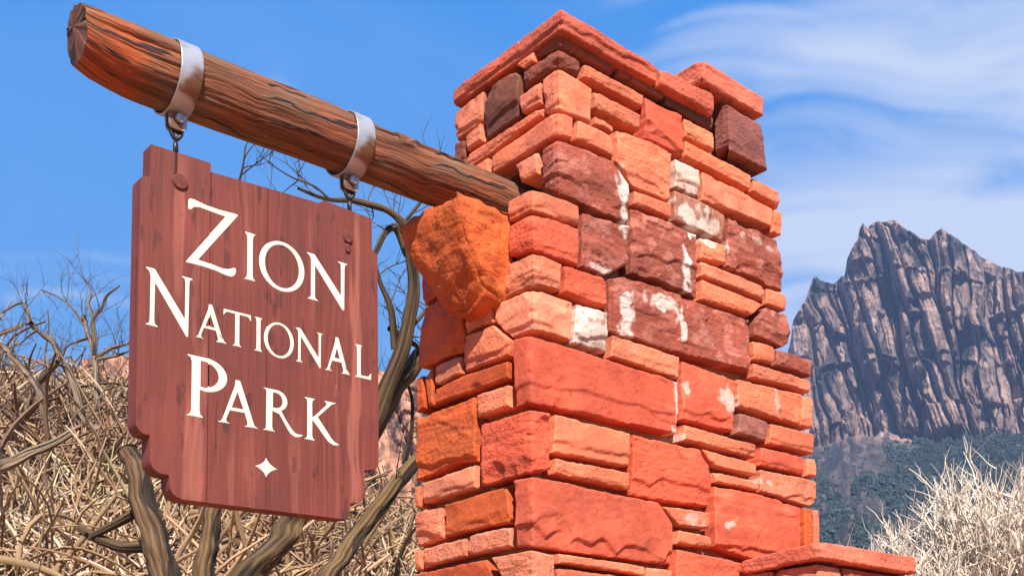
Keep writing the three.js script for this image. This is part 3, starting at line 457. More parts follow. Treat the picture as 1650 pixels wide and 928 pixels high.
  seams.forEach(([a, b], k) => {
    let poly = clip(clip(outline, a, true), b, false);
    const bev = 0.007, c = poly.reduce((s, p) => [s[0] + p[0] / poly.length, s[1] + p[1] / poly.length], [0, 0]);
    const g = new THREE.ExtrudeGeometry(new THREE.Shape(poly.map((p) => new THREE.Vector2(...p))), { depth: THICK - 2 * 0.006, bevelEnabled: true, bevelThickness: 0.006, bevelSize: 0.0012 * (k === 9 ? 0 : 1), bevelOffset: -0.0012, bevelSegments: 2, curveSegments: 4 });
    g.translate(0, 0, FRONT - THICK + 0.006 - [0, 0.0012, 0.0004, 0.0016][k]);
    let brush = new Brush(mergeSafe(g), signMat); brush.updateMatrixWorld(); brush.geometry.computeBoundingBox();
    for (const p of prisms) if (p.geometry.boundingBox.max.x > brush.geometry.boundingBox.min.x && p.geometry.boundingBox.min.x < brush.geometry.boundingBox.max.x) { brush = csg.evaluate(brush, p, SUBTRACTION); brush.updateMatrixWorld(); brush.geometry.computeBoundingBox(); }
    const slot = SLOTS[k === 0 ? 0 : k === 3 ? 1 : -1]; if (slot && k === 0) { const s = new Brush(boxGeo(slot[0] - 0.004, slot[0] + 0.005, slot[1], 3.9, FRONT - 0.012, FRONT + 0.02), signMat); s.updateMatrixWorld(); brush = csg.evaluate(brush, s, SUBTRACTION); }
    const out = brush.geometry; const pos = out.attributes.position, uv = []; for (let i = 0; i < pos.count; i++) uv.push((pos.getX(i) + 1.62) / 1.12 + pos.getZ(i) - FRONT, (pos.getY(i) - 2.44) / 1.40); out.setAttribute('uv', new THREE.Float32BufferAttribute(uv, 2));
    out.translate(off.x, off.y, off.z); mesh('plank', out, signMat, sign);
  });
  for (const t of TEXT) {
    const g = new THREE.ExtrudeGeometry(toShape(t), { depth: 0.002, bevelEnabled: true, bevelThickness: 0.0042, bevelSize: 0.0042, bevelOffset: -0.0042, bevelSegments: 3 }); g.translate(off.x, off.y, off.z + FRONT - DEEP - 0.0015);
    mesh(t[0] === '*' ? 'star_emblem' : 'letter', g, cream, sign);
  }
  // round wood plugs over the hanger rods, and the ring bolts that carry the sign
  for (const [x, y, w] of [[-1.425, 3.683, 0.026], [-0.690, 3.680, 0.018]]) {
    const g = new THREE.CylinderGeometry(0.027, 0.030, 0.010, 28, 1); g.rotateX(Math.PI / 2); g.scale(w / 0.024, 1.0, 1); g.translate(x + off.x, y + off.y, FRONT + 0.003 + off.z); mesh('wood_plug', g, signMat, sign);
  }
  { const g = new THREE.CylinderGeometry(0.011, 0.015, 0.010, 16); g.rotateX(Math.PI / 2); g.scale(1, 1.6, 1); g.translate(-0.690 + off.x, 3.63 + off.y, FRONT + 0.001 + off.z); mesh('wood_plug', g, signMat, sign); }
  for (const x of [-1.425, -0.655]) {
    const top = x < -1 ? 3.797 : 3.800, ring = new THREE.TorusGeometry(0.024, 0.0085, 10, 28); ring.rotateY(Math.PI / 2 - 0.5); ring.translate(x + off.x, top + 0.030 + off.y, LOG.z + off.z);
    const rod = new THREE.CylinderGeometry(0.0075, 0.0075, 0.10, 12); rod.translate(x + off.x, top - 0.03 + off.y, LOG.z + off.z); mesh('ring_bolt', mergeGeometries([ring.toNonIndexed(), rod.toNonIndexed()]), iron, sign);
  }
  { const rod = new THREE.CylinderGeometry(0.0032, 0.0032, 0.085, 8); rod.translate(-1.4405 + off.x, 3.748 + off.y, FRONT - 0.008 + off.z); mesh('hanger_rod', rod, iron, sign); }
}
function mergeSafe(g) { const h = g.index ? g.toNonIndexed() : g; return h; }

// ---------------------------------------------------------------- ground and hillside
const HUB = [-3.1, 3.4];
const bearing = (x, z) => Math.atan2(x - HUB[0], -(z - HUB[1])) * 180 / Math.PI;
function groundHeight(x, z) {
  const r = Math.hypot(x - HUB[0], z - HUB[1]), b = bearing(x, z);
  const left = step2(56, 44, b) * step2(-60, -10, b), dip = 1 - 0.5 * step2(25, 33, b), right = step2(44, 56, b) * step2(125, 90, b);
  let h = 0;
  h += left * (1.9 * step2(7.6, 10.5, r) + 7.6 * dip * step2(9, 34, r) - 3 * step2(36, 70, r));
  h += right * (2.2 * step2(7.6, 10, r) + 3.2 * step2(10, 34, r) + 8 * step2(30, 120, r) + 44 * step2(90, 420, r));
  h += (0.25 * fbm2(x * 0.35, z * 0.35, 4, 601) + 0.9 * fbm2(x * 0.07, z * 0.07, 3, 605) * step2(12, 40, r)) * step2(6, 12, r);
  return h;
}
const groundMap = texture(512, 512, (x, y) => { const a = fbm2(x * 6, y * 6, 5, 611, 6, 6), s = fbm2(x * 64, y * 64, 2, 613, 64, 64); const v = 0.8 + 0.2 * a + 0.16 * s; return [v, v * (0.93 + 0.06 * a), v * (0.86 + 0.1 * a)]; }, true);
groundMap.repeat.set(1, 1);
const groundMat = new THREE.MeshStandardMaterial({ color: lin(0.46, 0.25, 0.145), map: groundMap, roughness: 1 });
{
  const rings = [], P = [], UV = [], I = [], NA = 240; for (let r = 0; r < 3000; r = r < 6 ? r + 1.5 : r * 1.07 + 0.05) rings.push(r); rings.push(5000);
  for (const r of rings) for (let k = 0; k <= NA; k++) { const a = k / NA * 2 * Math.PI, x = HUB[0] + r * Math.sin(a), z = HUB[1] - r * Math.cos(a); P.push(x, groundHeight(x, z), z); UV.push(x / 2.5, z / 2.5); }
  for (let i = 0; i < rings.length - 1; i++) for (let k = 0; k < NA; k++) { const a = i * (NA + 1) + k, b = a + NA + 1; I.push(a, a + 1, b, b, a + 1, b + 1); }
  const g = new THREE.BufferGeometry(); g.setAttribute('position', new THREE.Float32BufferAttribute(P, 3)); g.setAttribute('uv', new THREE.Float32BufferAttribute(UV, 2)); g.setIndex(I); g.computeVertexNormals();
  structure(mesh('ground', g, groundMat), 'sandy reddish ground rising to a brushy hillside', 'ground');
}

// ---------------------------------------------------------------- bare trees
const barkMap = texture(512, 512, (x, y) => { const w = fbm2(x * 4, y * 2, 3, 621, 4, 2), g = fbm2(x * 22 + w * 0.9, y * 2, 5, 623, 22, 2); const v = (0.68 + 0.65 * g + 0.15 * w) * (1 - 0.6 * step2(0.14, 0.34, fbm2(x * 9 + w, y * 1, 4, 627, 9, 1))); return [v, v * 0.93, v * 0.84]; }, true);
const barkBump = texture(512, 512, (x, y) => { const w = fbm2(x * 4, y * 2, 3, 621, 4, 2); return 0.5 + 0.8 * fbm2(x * 22 + w * 0.9, y * 2, 5, 623, 22, 2); });
const bark = (r, g, b) => new THREE.MeshStandardMaterial({ color: lin(r, g, b), map: barkMap, bumpMap: barkBump, bumpScale: 0.02, roughness: 0.95 });
const barkWarm = bark(0.20, 0.132, 0.066), barkGrey = bark(0.42, 0.35, 0.30), barkPale = bark(0.62, 0.50, 0.37), barkDark = bark(0.17, 0.115, 0.07);
// a knobbly tube along points [x, y, z, radius]
function limb(pts, seed, { seg = 0, rad = 7, twist = 1, knob = 0.25, cap = true } = {}) {
  const curve = new THREE.CatmullRomCurve3(pts.map((p) => new THREE.Vector3(p[0], p[1], p[2])), false, 'centripetal'), L = curve.getLength();
  const n = seg || Math.max(4, Math.ceil(L / Math.max(0.03, pts[pts.length - 1][3] * 2.2))), N = Math.min(n, 110), P = [], UV = [], I = [], fr = curve.computeFrenetFrames(N, false), q = new THREE.Vector3();
  for (let i = 0; i <= N; i++) {
    const t = i / N, f = t * (pts.length - 1), k = Math.min(pts.length - 2, Math.floor(f)); const r0 = mix(pts[k][3], pts[k + 1][3], f - k); curve.getPoint(t, q);
    const wv = r0 > 0.04 ? 0.22 : 0.5; q.x += r0 * wv * noise2(t * L * 4, seed, 701); q.z += r0 * wv * noise2(t * L * 4, seed, 703); q.y += r0 * 0.7 * wv * noise2(t * L * 4, seed, 705);
    for (let j = 0; j <= rad; j++) { const a = j / rad * 2 * Math.PI, jj = j % rad, r = r0 * (1 + knob * noise2(jj * 1.3 + twist * t * L, t * L * 3 + seed, 707) + knob * 0.5 * noise2(jj * 2.1, t * L * 9 + seed, 709)), c = Math.cos(a) * r, s = Math.sin(a) * r; P.push(q.x + fr.normals[i].x * c + fr.binormals[i].x * s, q.y + fr.normals[i].y * c + fr.binormals[i].y * s, q.z + fr.normals[i].z * c + fr.binormals[i].z * s); UV.push(j / rad, t * L * 0.8); }
  }
  for (let i = 0; i < N; i++) for (let j = 0; j < rad; j++) { const a = i * (rad + 1) + j, b = a + rad + 1; I.push(a, b, a + 1, b, b + 1, a + 1); }
  if (cap) { const e = N * (rad + 1); for (let j = 1; j < rad - 1; j++) I.push(e, e + j, e + j + 1); }
  const g = new THREE.BufferGeometry(); g.setAttribute('position', new THREE.Float32BufferAttribute(P, 3)); g.setAttribute('uv', new THREE.Float32BufferAttribute(UV, 2)); g.setIndex(I); g.computeVertexNormals(); return g;
}
const twigMap = texture(256, 256, (x, y) => { const v = 0.90 + 0.16 * fbm2(x * 8, y * 8, 4, 631, 8, 8) + 0.08 * fbm2(x * 30, y * 6, 2, 633, 30, 6); return [v, v * 0.98, v * 0.95]; }, true);
// random twigs that fork off a limb
function twigs(pts, R, out, count, len, r0, depth = 2, upness = 0.35, from = 0.25, sides = 4) {
  for (let c = 0; c < count; c++) {
    const f = mix(from, 1, R()) * (pts.length - 1), k = Math.min(pts.length - 2, Math.floor(f)), t = f - k, o = [0, 1, 2].map((i) => mix(pts[k][i], pts[k + 1][i], t)), dir = new THREE.Vector3(pts[k + 1][0] - pts[k][0], pts[k + 1][1] - pts[k][1], pts[k + 1][2] - pts[k][2]).normalize();
    const side = new THREE.Vector3(R() - 0.5, R() - 0.5 + upness, R() - 0.5).normalize(); dir.multiplyScalar(0.55).add(side).normalize();
    const L = len * (0.5 + R()), n = 4, line = [[...o, r0]], p = new THREE.Vector3(...o);
    for (let i = 1; i <= n; i++) { dir.x += (R() - 0.5) * 0.7; dir.y += (R() - 0.45) * 0.55; dir.z += (R() - 0.5) * 0.7; dir.normalize(); p.addScaledVector(dir, L / n); line.push([p.x, p.y, p.z, r0 * (1 - 0.75 * i / n)]); }
    out.push(limb(line, R() * 99, { seg: 6, rad: sides, knob: 0.12, cap: false }));
    if (depth > 1) twigs(line, R, out, 3, len * 0.6, r0 * 0.55, depth - 1, upness, 0.2, 3);
  }
}
const TREES = {"multi":[[[0.53,0.07,-3.22,0.1503],[0.46,1.39,-3.36,0.1394],[0.44,2.66,-3.47,0.1282],[0.68,2.96,-3.45,0.1167],[0.89,3.2,-3.43,0.1049],[1.21,3.6,-3.34,0.0928],[1.46,3.98,-3.28,0.0804],[1.62,4.25,-3.27,0.0677],[1.86,4.59,-3.21,0.0548],[2.03,4.89,-3.2,0.0415]],[[0.53,0.07,-3.22,0.0835],[0.26,1.48,-3.41,0.0768],[0.18,2.68,-3.5,0.07],[0.23,2.98,-3.52,0.0631],[0.29,3.27,-3.54,0.0561],[0.36,3.98,-3.56,0.0491],[0.33,4.52,-3.62,0.0419],[0.42,5.19,-3.62,0.0347]],[[0.53,0.07,-3.22,0.0835],[0.78,1.51,-3.28,0.0781],[1.01,2.7,-3.34,0.0723],[1.26,3.0,-3.39,0.0662],[1.54,3.33,-3.41,0.0598],[1.85,3.71,-3.4,0.0531],[2.22,4.12,-3.34,0.046],[2.58,4.73,-3.26,0.0387]],[[1.24,3.61,-3.38,0.0756],[1.36,3.9,-3.24,0.0688],[1.45,4.21,-3.12,0.062],[1.5,4.53,-3.02,0.0552],[1.53,4.83,-2.94,0.0486],[1.48,5.1,-2.92,0.042],[1.4,5.3,-2.91,0.0356],[1.26,5.39,-2.95,0.0292],[1.07,5.43,-3.02,0.0228],[0.89,5.4,-3.07,0.0166],[0.68,5.44,-3.14,0.0104]],[[1.49,4.45,-3.1,0.0308],[1.41,4.72,-3.07,0.0232],[1.31,4.89,-3.05,0.0158],[1.25,5.02,-3.02,0.0086]],[[1.44,4.6,-3.13,0.0264],[1.59,4.56,-3.15,0.0222],[1.74,4.51,-3.16,0.018],[1.92,4.36,-3.15,0.0137]],[[1.57,5.16,-3.04,0.0352],[1.45,5.34,-3.03,0.0305],[1.34,5.27,-3.02,0.0259],[1.24,5.1,-3.0,0.0214],[1.14,4.93,-2.97,0.0169]],[[1.52,5.39,-3.08,0.0176],[1.63,5.53,-3.08,0.0148],[1.76,5.72,-3.06,0.0119],[1.91,5.9,-3.03,0.009]],[[1.54,4.59,-3.06,0.022],[1.69,4.7,-3.13,0.0157],[1.89,4.95,-3.17,0.0091]],[[1.82,3.69,-3.48,0.0233],[1.84,3.98,-3.42,0.0186],[1.82,4.21,-3.39,0.0139],[1.75,4.4,-3.4,0.0092]],[[0.42,5.19,-3.62,0.013],[0.45,5.55,-3.57,0.0101],[0.46,5.69,-3.52,0.0072],[0.46,5.83,-3.49,0.0043]],[[0.87,5.37,-3.03,0.0083],[0.76,5.44,-3.05,0.0066],[0.61,5.48,-3.1,0.005],[0.45,5.56,-3.15,0.0033]]],"stump":[[[-0.07,0.32,-2.86,0.1038],[-0.17,1.42,-2.94,0.0959],[-0.29,2.55,-3.03,0.088],[-0.33,2.8,-3.09,0.0799],[-0.37,3.07,-3.14,0.0718],[-0.42,3.32,-3.2,0.0636],[-0.44,3.43,-3.24,0.0554]],[[-0.34,3.08,-3.2,0.0395],[-0.41,3.02,-3.3,0.0333],[-0.5,2.95,-3.41,0.0269],[-0.58,2.89,-3.51,0.0203]],[[-0.3,2.82,-3.18,0.0475],[-0.41,2.83,-3.34,0.0401],[-0.55,2.91,-3.5,0.0325],[-0.58,2.97,-3.62,0.0247]]],"left1":[[[4.66,6.35,-17.14,0.0725],[4.57,7.41,-17.17,0.0665],[4.52,8.49,-17.19,0.0604],[4.47,8.94,-17.21,0.0544],[4.37,9.26,-17.24,0.0483],[4.3,9.49,-17.27,0.0423],[4.27,9.69,-17.28,0.0362]],[[4.47,8.94,-17.21,0.0604],[4.41,9.3,-17.14,0.0518],[4.38,9.61,-17.07,0.0432],[4.45,9.74,-16.96,0.0347],[4.52,9.96,-16.85,0.0262],[4.71,10.2,-16.69,0.0178]],[[4.48,8.89,-17.2,0.0483],[4.69,9.05,-16.91,0.0329],[4.88,9.09,-16.62,0.0178]],[[4.45,8.84,-17.21,0.0423],[4.78,8.92,-16.98,0.0301],[4.96,9.01,-16.8,0.018]],[[4.37,9.26,-17.24,0.0362],[4.23,9.22,-17.43,0.0284],[4.1,9.15,-17.62,0.0204],[4.07,8.98,-17.77,0.0123]],[[4.43,9.67,-17.22,0.0362],[4.35,9.92,-17.25,0.0282],[4.38,10.17,-17.24,0.0201],[4.29,10.35,-17.27,0.0121]],[[4.3,9.49,-17.27,0.0302],[4.18,9.86,-17.56,0.0244],[4.01,10.16,-17.86,0.0185],[3.76,10.36,-18.19,0.0125]]],"left2":[[[4.16,6.12,-16.25,0.0807],[3.98,7.12,-16.28,0.076],[3.81,7.92,-16.3,0.0712],[3.64,8.27,-16.31,0.0665],[3.49,8.36,-16.32,0.0618],[3.49,8.51,-16.28,0.0571],[3.37,8.7,-16.28,0.0525],[3.12,8.86,-16.32,0.0478],[3.0,8.95,-16.31,0.0432],[2.67,8.77,-16.37,0.0385],[2.4,8.57,-16.4,0.0339]],[[3.42,8.28,-16.09,0.0566],[3.34,8.12,-16.44,0.0536],[3.3,8.0,-16.76,0.0505],[3.22,7.63,-17.1,0.0472]],[[2.98,8.92,-16.23,0.0396],[2.96,9.2,-16.38,0.0323],[2.91,9.37,-16.54,0.0248],[2.64,9.18,-16.75,0.0173]],[[3.08,8.81,-16.2,0.0226],[2.98,8.72,-16.34,0.0171],[2.88,8.58,-16.47,0.0114]]],"left3":[[[3.35,5.98,-15.48,0.0769],[3.06,7.24,-15.58,0.0714],[2.89,7.67,-15.63,0.0659],[2.75,7.86,-15.68,0.0604],[2.53,8.12,-15.74,0.0549],[2.45,8.23,-15.77,0.0494],[2.27,8.3,-15.82,0.0439]],[[2.53,8.12,-15.74,0.033],[2.56,8.28,-15.73,0.022],[2.58,8.47,-15.73,0.011]],[[2.75,7.86,-15.68,0.0275],[2.59,7.94,-15.73,0.0192],[2.34,8.01,-15.8,0.011]]],"fallen":[[[-1.45,3.02,-2.63,0.0381],[-1.33,3.09,-2.75,0.0345],[-1.18,3.18,-2.87,0.0308],[-1.03,3.28,-2.97,0.0269],[-0.86,3.41,-3.08,0.0227]]]};
const grounded = (l) => l.map((p, i) => (i === 0 ? [p[0], groundHeight(p[0], p[2]) - 0.1, p[2], p[3]] : p));
function tree(name, lines, label, category, trunkMat, twigMat, { count = 5, len = 0.5, r0 = 0.008, trunks = 1, upness = 0.35, depth = 2, rad = 12, from = 0.45, group } = {}, seed = 1) {
  const t = thing(name, label, category, [0, 0, 0], group), R = rng(seed), tw = [];
  lines.forEach((l, i) => {
    const g = limb(i < trunks ? grounded(l) : l, seed * 31 + i * 7, { rad: i < trunks ? rad + 6 : 8, knob: i < trunks ? 0.16 : 0.14, twist: 2.5 });
    mesh(i < trunks ? 'trunk' : 'branch', g, trunkMat, t);
    if (count) twigs(l, R, tw, Math.round(count * (i < trunks ? 1 : 0.6)), len, r0, depth, upness, i < trunks ? from : 0.15);
  });
  if (tw.length) mesh('twigs', mergeGeometries(tw), twigMat, t).userData.kind = 'stuff';
  return t;
}
tree('bare_tree', TREES.multi, 'bare tree with several slanting gnarled trunks behind the hanging sign', 'tree', barkWarm, barkGrey, { count: 7, len: 0.42, r0: 0.006, trunks: 3, rad: 16, from: 0.55 }, 3);
tree('broken_snag', TREES.stump, 'dark broken-off dead trunk standing beside the lower corner of the sign', 'dead tree', barkDark, barkDark, { count: 0, trunks: 1, rad: 16 }, 5);
tree('bare_sapling', TREES.left1, 'thin upright bare tree on the hillside close to the sign edge', 'tree', barkGrey, barkGrey, { count: 6, len: 0.85, r0: 0.009, depth: 2, from: 0.3 }, 7);
tree('bare_sapling', TREES.left2, 'thin bare tree with an arching hooked limb on the hillside', 'tree', barkGrey, barkGrey, { count: 6, len: 0.75, r0: 0.009, depth: 2, from: 0.3 }, 8);
tree('bare_sapling', TREES.left3, 'thin bare tree leaning away from the sign on the hillside', 'tree', barkGrey, barkGrey, { count: 5, len: 0.75, r0: 0.009, depth: 2, from: 0.3 }, 9);
{ const f = mesh('fallen_branch', limb(TREES.fallen[0], 4, { rad: 12 }), barkPale); tag(f, 'thick pale dead branch lying on the dry brush', 'branch'); }

// ---------------------------------------------------------------- dry brush: tangles of dead stems
function tangle(seed, count, size, r0, up) {
  const R = rng(seed), out = [];
  for (let k = 0; k < count; k++) {
    const a = R() * 6.283, d = Math.sqrt(R()) * size * 0.75, p = new THREE.Vector3(Math.cos(a) * d, R() * size * 0.75, Math.sin(a) * d), dir = new THREE.Vector3(R() - 0.5, (R() - 0.35) * up, R() - 0.5).normalize(), L = size * (0.35 + 0.9 * R()), line = [], r = r0 * (0.45 + 0.9 * R()), n = 5;
    const curl = new THREE.Vector3(R() - 0.5, R() - 0.6, R() - 0.5).multiplyScalar(2.6);
    for (let i = 0; i <= n; i++) { line.push([p.x, p.y, p.z, r * (1 - 0.6 * i / n)]); dir.addScaledVector(curl, 0.35); dir.x += (R() - 0.5) * 0.5; dir.y += (R() - 0.5) * 0.5; dir.z += (R() - 0.5) * 0.5; dir.normalize(); p.addScaledVector(dir, L / n); }
    out.push(limb(line, R() * 99, { seg: 9, rad: 4, knob: 0.12, cap: false }));
  }
  return mergeGeometries(out);
}
const strawMat = new THREE.MeshStandardMaterial({ color: lin(0.56, 0.385, 0.235), map: twigMap, roughness: 0.95 });
const strawPale = new THREE.MeshStandardMaterial({ color: lin(0.66, 0.54, 0.40), map: twigMap, roughness: 0.95 });
const strawBrown = new THREE.MeshStandardMaterial({ color: lin(0.30, 0.19, 0.115), map: twigMap, roughness: 0.95 });
const tangles = [tangle(11, 170, 0.75, 0.016, 1.1), tangle(12, 190, 0.75, 0.012, 0.7), tangle(13, 150, 0.8, 0.018, 1.6)];
{
  // the near ones, one by one
  const R = rng(21); const spots = [];
  for (let k = 0; k < 46; k++) { const b = (12 + 27 * ((k * 0.618034) % 1)) * Math.PI / 180, r = 7.9 + 4.6 * (k / 46) + 0.4 * R(); spots.push([HUB[0] + r * Math.sin(b), HUB[1] - r * Math.cos(b), r]); }
  const kinds = [[strawMat, 'tan'], [strawPale, 'pale straw'], [strawMat, 'tan'], [strawBrown, 'dark brown']];
  spots.forEach(([x, z, r], k) => { const [mt, word] = kinds[k % 4], m = mesh('dry_bush', tangles[k % 3], mt); m.position.set(x, groundHeight(x, z) - 0.12, z); m.rotation.y = R() * 6.283; const s = 0.8 + 0.5 * R(); m.scale.set(s, s * (0.8 + 0.4 * R()), s); tag(m, word + ' tangled dead bush on the slope behind the sign', 'bush', word + ' dead bushes on the slope'); });
  // the rest of the slope
  for (let v = 0; v < 3; v++) {
    const N = 320, im = new THREE.InstancedMesh(tangles[v], [strawMat, strawPale, strawBrown][v], N), M = new THREE.Matrix4(), Q = new THREE.Quaternion(), c = new THREE.Color();
    for (let k = 0; k < N; k++) { const b = mix(8, 42, R()) * Math.PI / 180, r = mix(12, 36, Math.pow(R(), 0.8)), x = HUB[0] + r * Math.sin(b), z = HUB[1] - r * Math.cos(b), s = (0.9 + 0.9 * R()) * (1 + r / 60); Q.setFromAxisAngle(new THREE.Vector3(0, 1, 0), R() * 6.283); M.compose(new THREE.Vector3(x, groundHeight(x, z) - 0.15, z), Q, new THREE.Vector3(s, s * (0.6 + 0.6 * R()), s)); im.setMatrixAt(k, M); const w = 0.55 + 0.55 * R(); im.setColorAt(k, c.setRGB(w, w * (0.88 + 0.14 * R()), w * (0.8 + 0.2 * R()))); }
    im.name = numbered('dry_brush'); im.castShadow = im.receiveShadow = true; scene.add(im); tag(im, 'dense tan dead brush covering the hillside', 'brush', 'dead brush on the hillside', 'stuff');
  }
}

// ---------------------------------------------------------------- pale leafless shrubs by the low wall
const whiteTwig = new THREE.MeshStandardMaterial({ color: lin(0.78, 0.70, 0.61), map: twigMap, roughness: 0.95 });
function paleShrub(x, z, size, seed, label) {
  const y = groundHeight(x, z), t = thing('leafless_shrub', label, 'shrub', [x, y, z]), R = rng(seed), stems = [], tw = [];
  for (let k = 0; k < 56; k++) {
    const a = R() * 6.283, spread = 0.2 + 0.95 * R(), dir = new THREE.Vector3(Math.cos(a) * spread, 0.9, Math.sin(a) * spread).normalize(), p = new THREE.Vector3(Math.cos(a) * 0.06, 0, Math.sin(a) * 0.06), L = size * (0.75 + 0.4 * R()), line = [], n = 6;
    for (let i = 0; i <= n; i++) { line.push([p.x, p.y, p.z, 0.017 * size * (1 - 0.65 * i / n)]); dir.x += (R() - 0.5) * 0.3; dir.z += (R() - 0.5) * 0.3; dir.y += 0.06; dir.normalize(); p.addScaledVector(dir, L / n); }
    stems.push(limb(line, R() * 99, { seg: 14, rad: 5, knob: 0.15 })); twigs(line, R, tw, 13, size * 0.30, 0.0085 * size, 2, 0.5, 0.25, 4);
  }
  mesh('stems', mergeGeometries(stems), whiteTwig, t).userData.kind = 'stuff'; mesh('twigs', mergeGeometries(tw), whiteTwig, t).userData.kind = 'stuff';
}
for (const [bg, r, size, seed, label] of [[62.0, 9.6, 0.98, 41, 'small pale leafless shrub nearest the low wall'], [65.4, 10.0, 1.22, 42, 'tall pale leafless shrub with dense whitish twigs'], [69.3, 10.2, 1.3, 43, 'wide pale leafless shrub beyond the tall one']]) { const b = bg * Math.PI / 180; paleShrub(HUB[0] + r * Math.sin(b), HUB[1] - r * Math.cos(b), size, seed, label); }

// ---------------------------------------------------------------- far cliffs
const rockMap = texture(1024, 1024, (x, y) => { const w = fbm2(x * 4, y * 4, 4, 801, 4, 4), st = fbm2(x * 30 + w * 2, y * 4, 5, 803, 30, 4), bl = fbm2(x * 12, y * 12, 4, 805, 12, 12), v = 0.74 + 0.40 * st + 0.26 * bl, varnish = step2(0.05, 0.35, fbm2(x * 18 + w * 3, y * 2, 4, 807, 18, 2)); const q = v * (1 - 0.58 * varnish); return [q, q * (0.93 + 0.05 * varnish), q * (0.88 + 0.14 * varnish)]; }, true);
const rockBump = texture(1024, 1024, (x, y) => { const w = fbm2(x * 4, y * 4, 4, 801, 4, 4); return 0.5 + 0.55 * fbm2(x * 30 + w * 2, y * 6, 5, 803, 30, 6) + 0.35 * fbm2(x * 24, y * 24, 5, 811, 24, 24) - 0.3 * step2(0.16, 0.26, fbm2(x * 20 + w, y * 5, 4, 813, 20, 5)); });
// columns of a cliff: rounded ribs of uneven width and depth with clefts between, in metres
function ribs(a, h, width, seed) { const f = a / width, i = Math.floor(f); let best = 9, second = 9, id = 0; for (let k = i - 1; k <= i + 1; k++) { const c = k + 0.15 + 0.7 * hash(k, seed, 3), d = Math.abs(f - c) / (0.6 + 0.8 * hash(k, seed, 5)); if (d < best) { second = best; best = d; id = k; } else if (d < second) second = d; } return { off: hash(id, seed, 7), edge: second - best, id }; }
function cliff(name, label, { sky, R, base, foot, footR, lean, rock, width, amp, seed, na, nh, scree }) {
  const P = [], UV = [], I = [], K = [], A0 = sky[0][0], A1 = sky[sky.length - 1][0], perDeg = R * Math.PI / 180, skyAt = (b) => { let i = 1; while (i < sky.length - 1 && sky[i][0] < b) i++; return mix(sky[i - 1][1], sky[i][1], clamp((b - sky[i - 1][0]) / (sky[i][0] - sky[i - 1][0]))); };
  const rows = nh + 14, foots = 24;
  for (let j = 0; j <= rows; j++) for (let i = 0; i <= na; i++) {
    const b = mix(A0, A1, i / na), a0 = b * perDeg; let top = Math.tan(skyAt(b) * Math.PI / 180), r, y, a = a0;
    const baseT = Math.tan((base + 0.5 * noise2(a0 / 40, 3, seed)) * Math.PI / 180);
    if (j <= foots) { const t = j / foots, rf = mix(footR, R, t); r = rf; y = mix(footR * Math.tan(foot * Math.PI / 180), Math.min(baseT, top * 0.97) * R, Math.pow(t, 1.15)) + 5 * fbm2(a0 / 30, t * 8, 4, seed + 3) * t; r += 8 * fbm2(a0 / 22, t * 9, 3, seed + 4); }
    else if (j <= nh) {
      const t = (j - foots) / (nh - foots), h = t * Math.max(4, (top - baseT) * R);
      const bend = 7 * fbm2(a0 / 60, h / 70, 3, seed + 5) + 2.4 * fbm2(a0 / 14, h / 18, 3, seed + 6), lo = a0 + h * 0.13 + bend;
      const A = ribs(lo, h, width, seed + 11), tilt = (hash(A.id, 1, seed) - 0.4) * 0.35, sg = Math.floor(h / (width * (0.9 + 1.6 * hash(A.id, 4, seed))) + 5 * A.off + 0.25 * noise2(lo / 6, A.id, seed + 2));
      const B = ribs(lo + 40 * A.off + h * tilt, h, width * (0.28 + 0.3 * hash(A.id, 2, seed)), seed + 12 + (A.id & 3) + 7 * (sg & 1)), sb = Math.floor(h / (width * (0.5 + 1.3 * hash(B.id, 5, seed))) + 4 * B.off), Cc = ribs(lo + h * tilt * 0.7 + 9 * B.off, h, width * 0.13, seed + 15 + (sb & 3));
      const G = ribs(lo + 17, h, width * 2.7, seed + 31), bed = h / 26 + 0.5 * fbm2(lo / 40, h / 60, 3, seed + 33) + 0.35 * G.off, lb = Math.floor(bed), lf = bed - lb, ledge = (lb + step2(0.0, 0.14, lf)) * (0.25 + 0.5 * hash(lb, G.id, seed));
      let d = amp * 1.3 * (G.off - 0.5) - amp * 1.0 * Math.exp(-G.edge * 9) - amp * 0.5 * (ledge - h / 26 * 0.5) + amp * (A.off - 0.5) * 1.2 + amp * 0.55 * (hash(A.id, sg, seed + 21) - 0.5) - amp * 1.15 * Math.exp(-A.edge * (7 + 8 * hash(A.id, 6, seed))) + amp * 0.75 * (hash(B.id, sb, seed + 22) - 0.5) - amp * 0.62 * Math.exp(-B.edge * (5 + 7 * hash(B.id, 7, seed))) - amp * 0.16 * Math.exp(-Cc.edge * 4) * hash(Cc.id, sb, 3) + amp * 0.14 * hash(Cc.id, sb, seed);
      d += amp * 0.22 * fbm2(lo / 7, h / 22, 5, seed + 9) - amp * 0.18 * step2(0.22, 0.3, fbm2(lo / 5, h / 16, 3, seed + 13));
      const soft = step2(0, 0.06, t); r = R + lean * Math.pow(t, 1.3) - d * soft; y = mix(baseT * R, top * (R + lean), t);
      const edge = step2(0.90, 1, t); y += edge * amp * 0.17 * (fbm2(lo / 6, 1, 5, seed + 10) - 0.10) * (R > 300 ? 1 : 0.4); y *= mix(1, r / (R + lean * Math.pow(t, 1.3)), edge);
    } else { const t = (j - nh) / (rows - nh); r = R + lean + 3 + 160 * t; y = top * (R + lean) * (1 - 0.55 * t * t) - 2 - 8 * t; }
    const rad = b * Math.PI / 180; P.push(HUB[0] + r * Math.sin(rad), 1.6 + y, HUB[1] - r * Math.cos(rad)); UV.push(a0 / (R * 0.11), y / (R * 0.11)); const sc = scree ? step2(foots + 3, foots - 2, j + 3 * noise2(a0 / 12, 1, seed)) : 0; K.push(mix(1, 0.34, sc), mix(1, 0.36, sc), mix(1, 0.36, sc));
  }
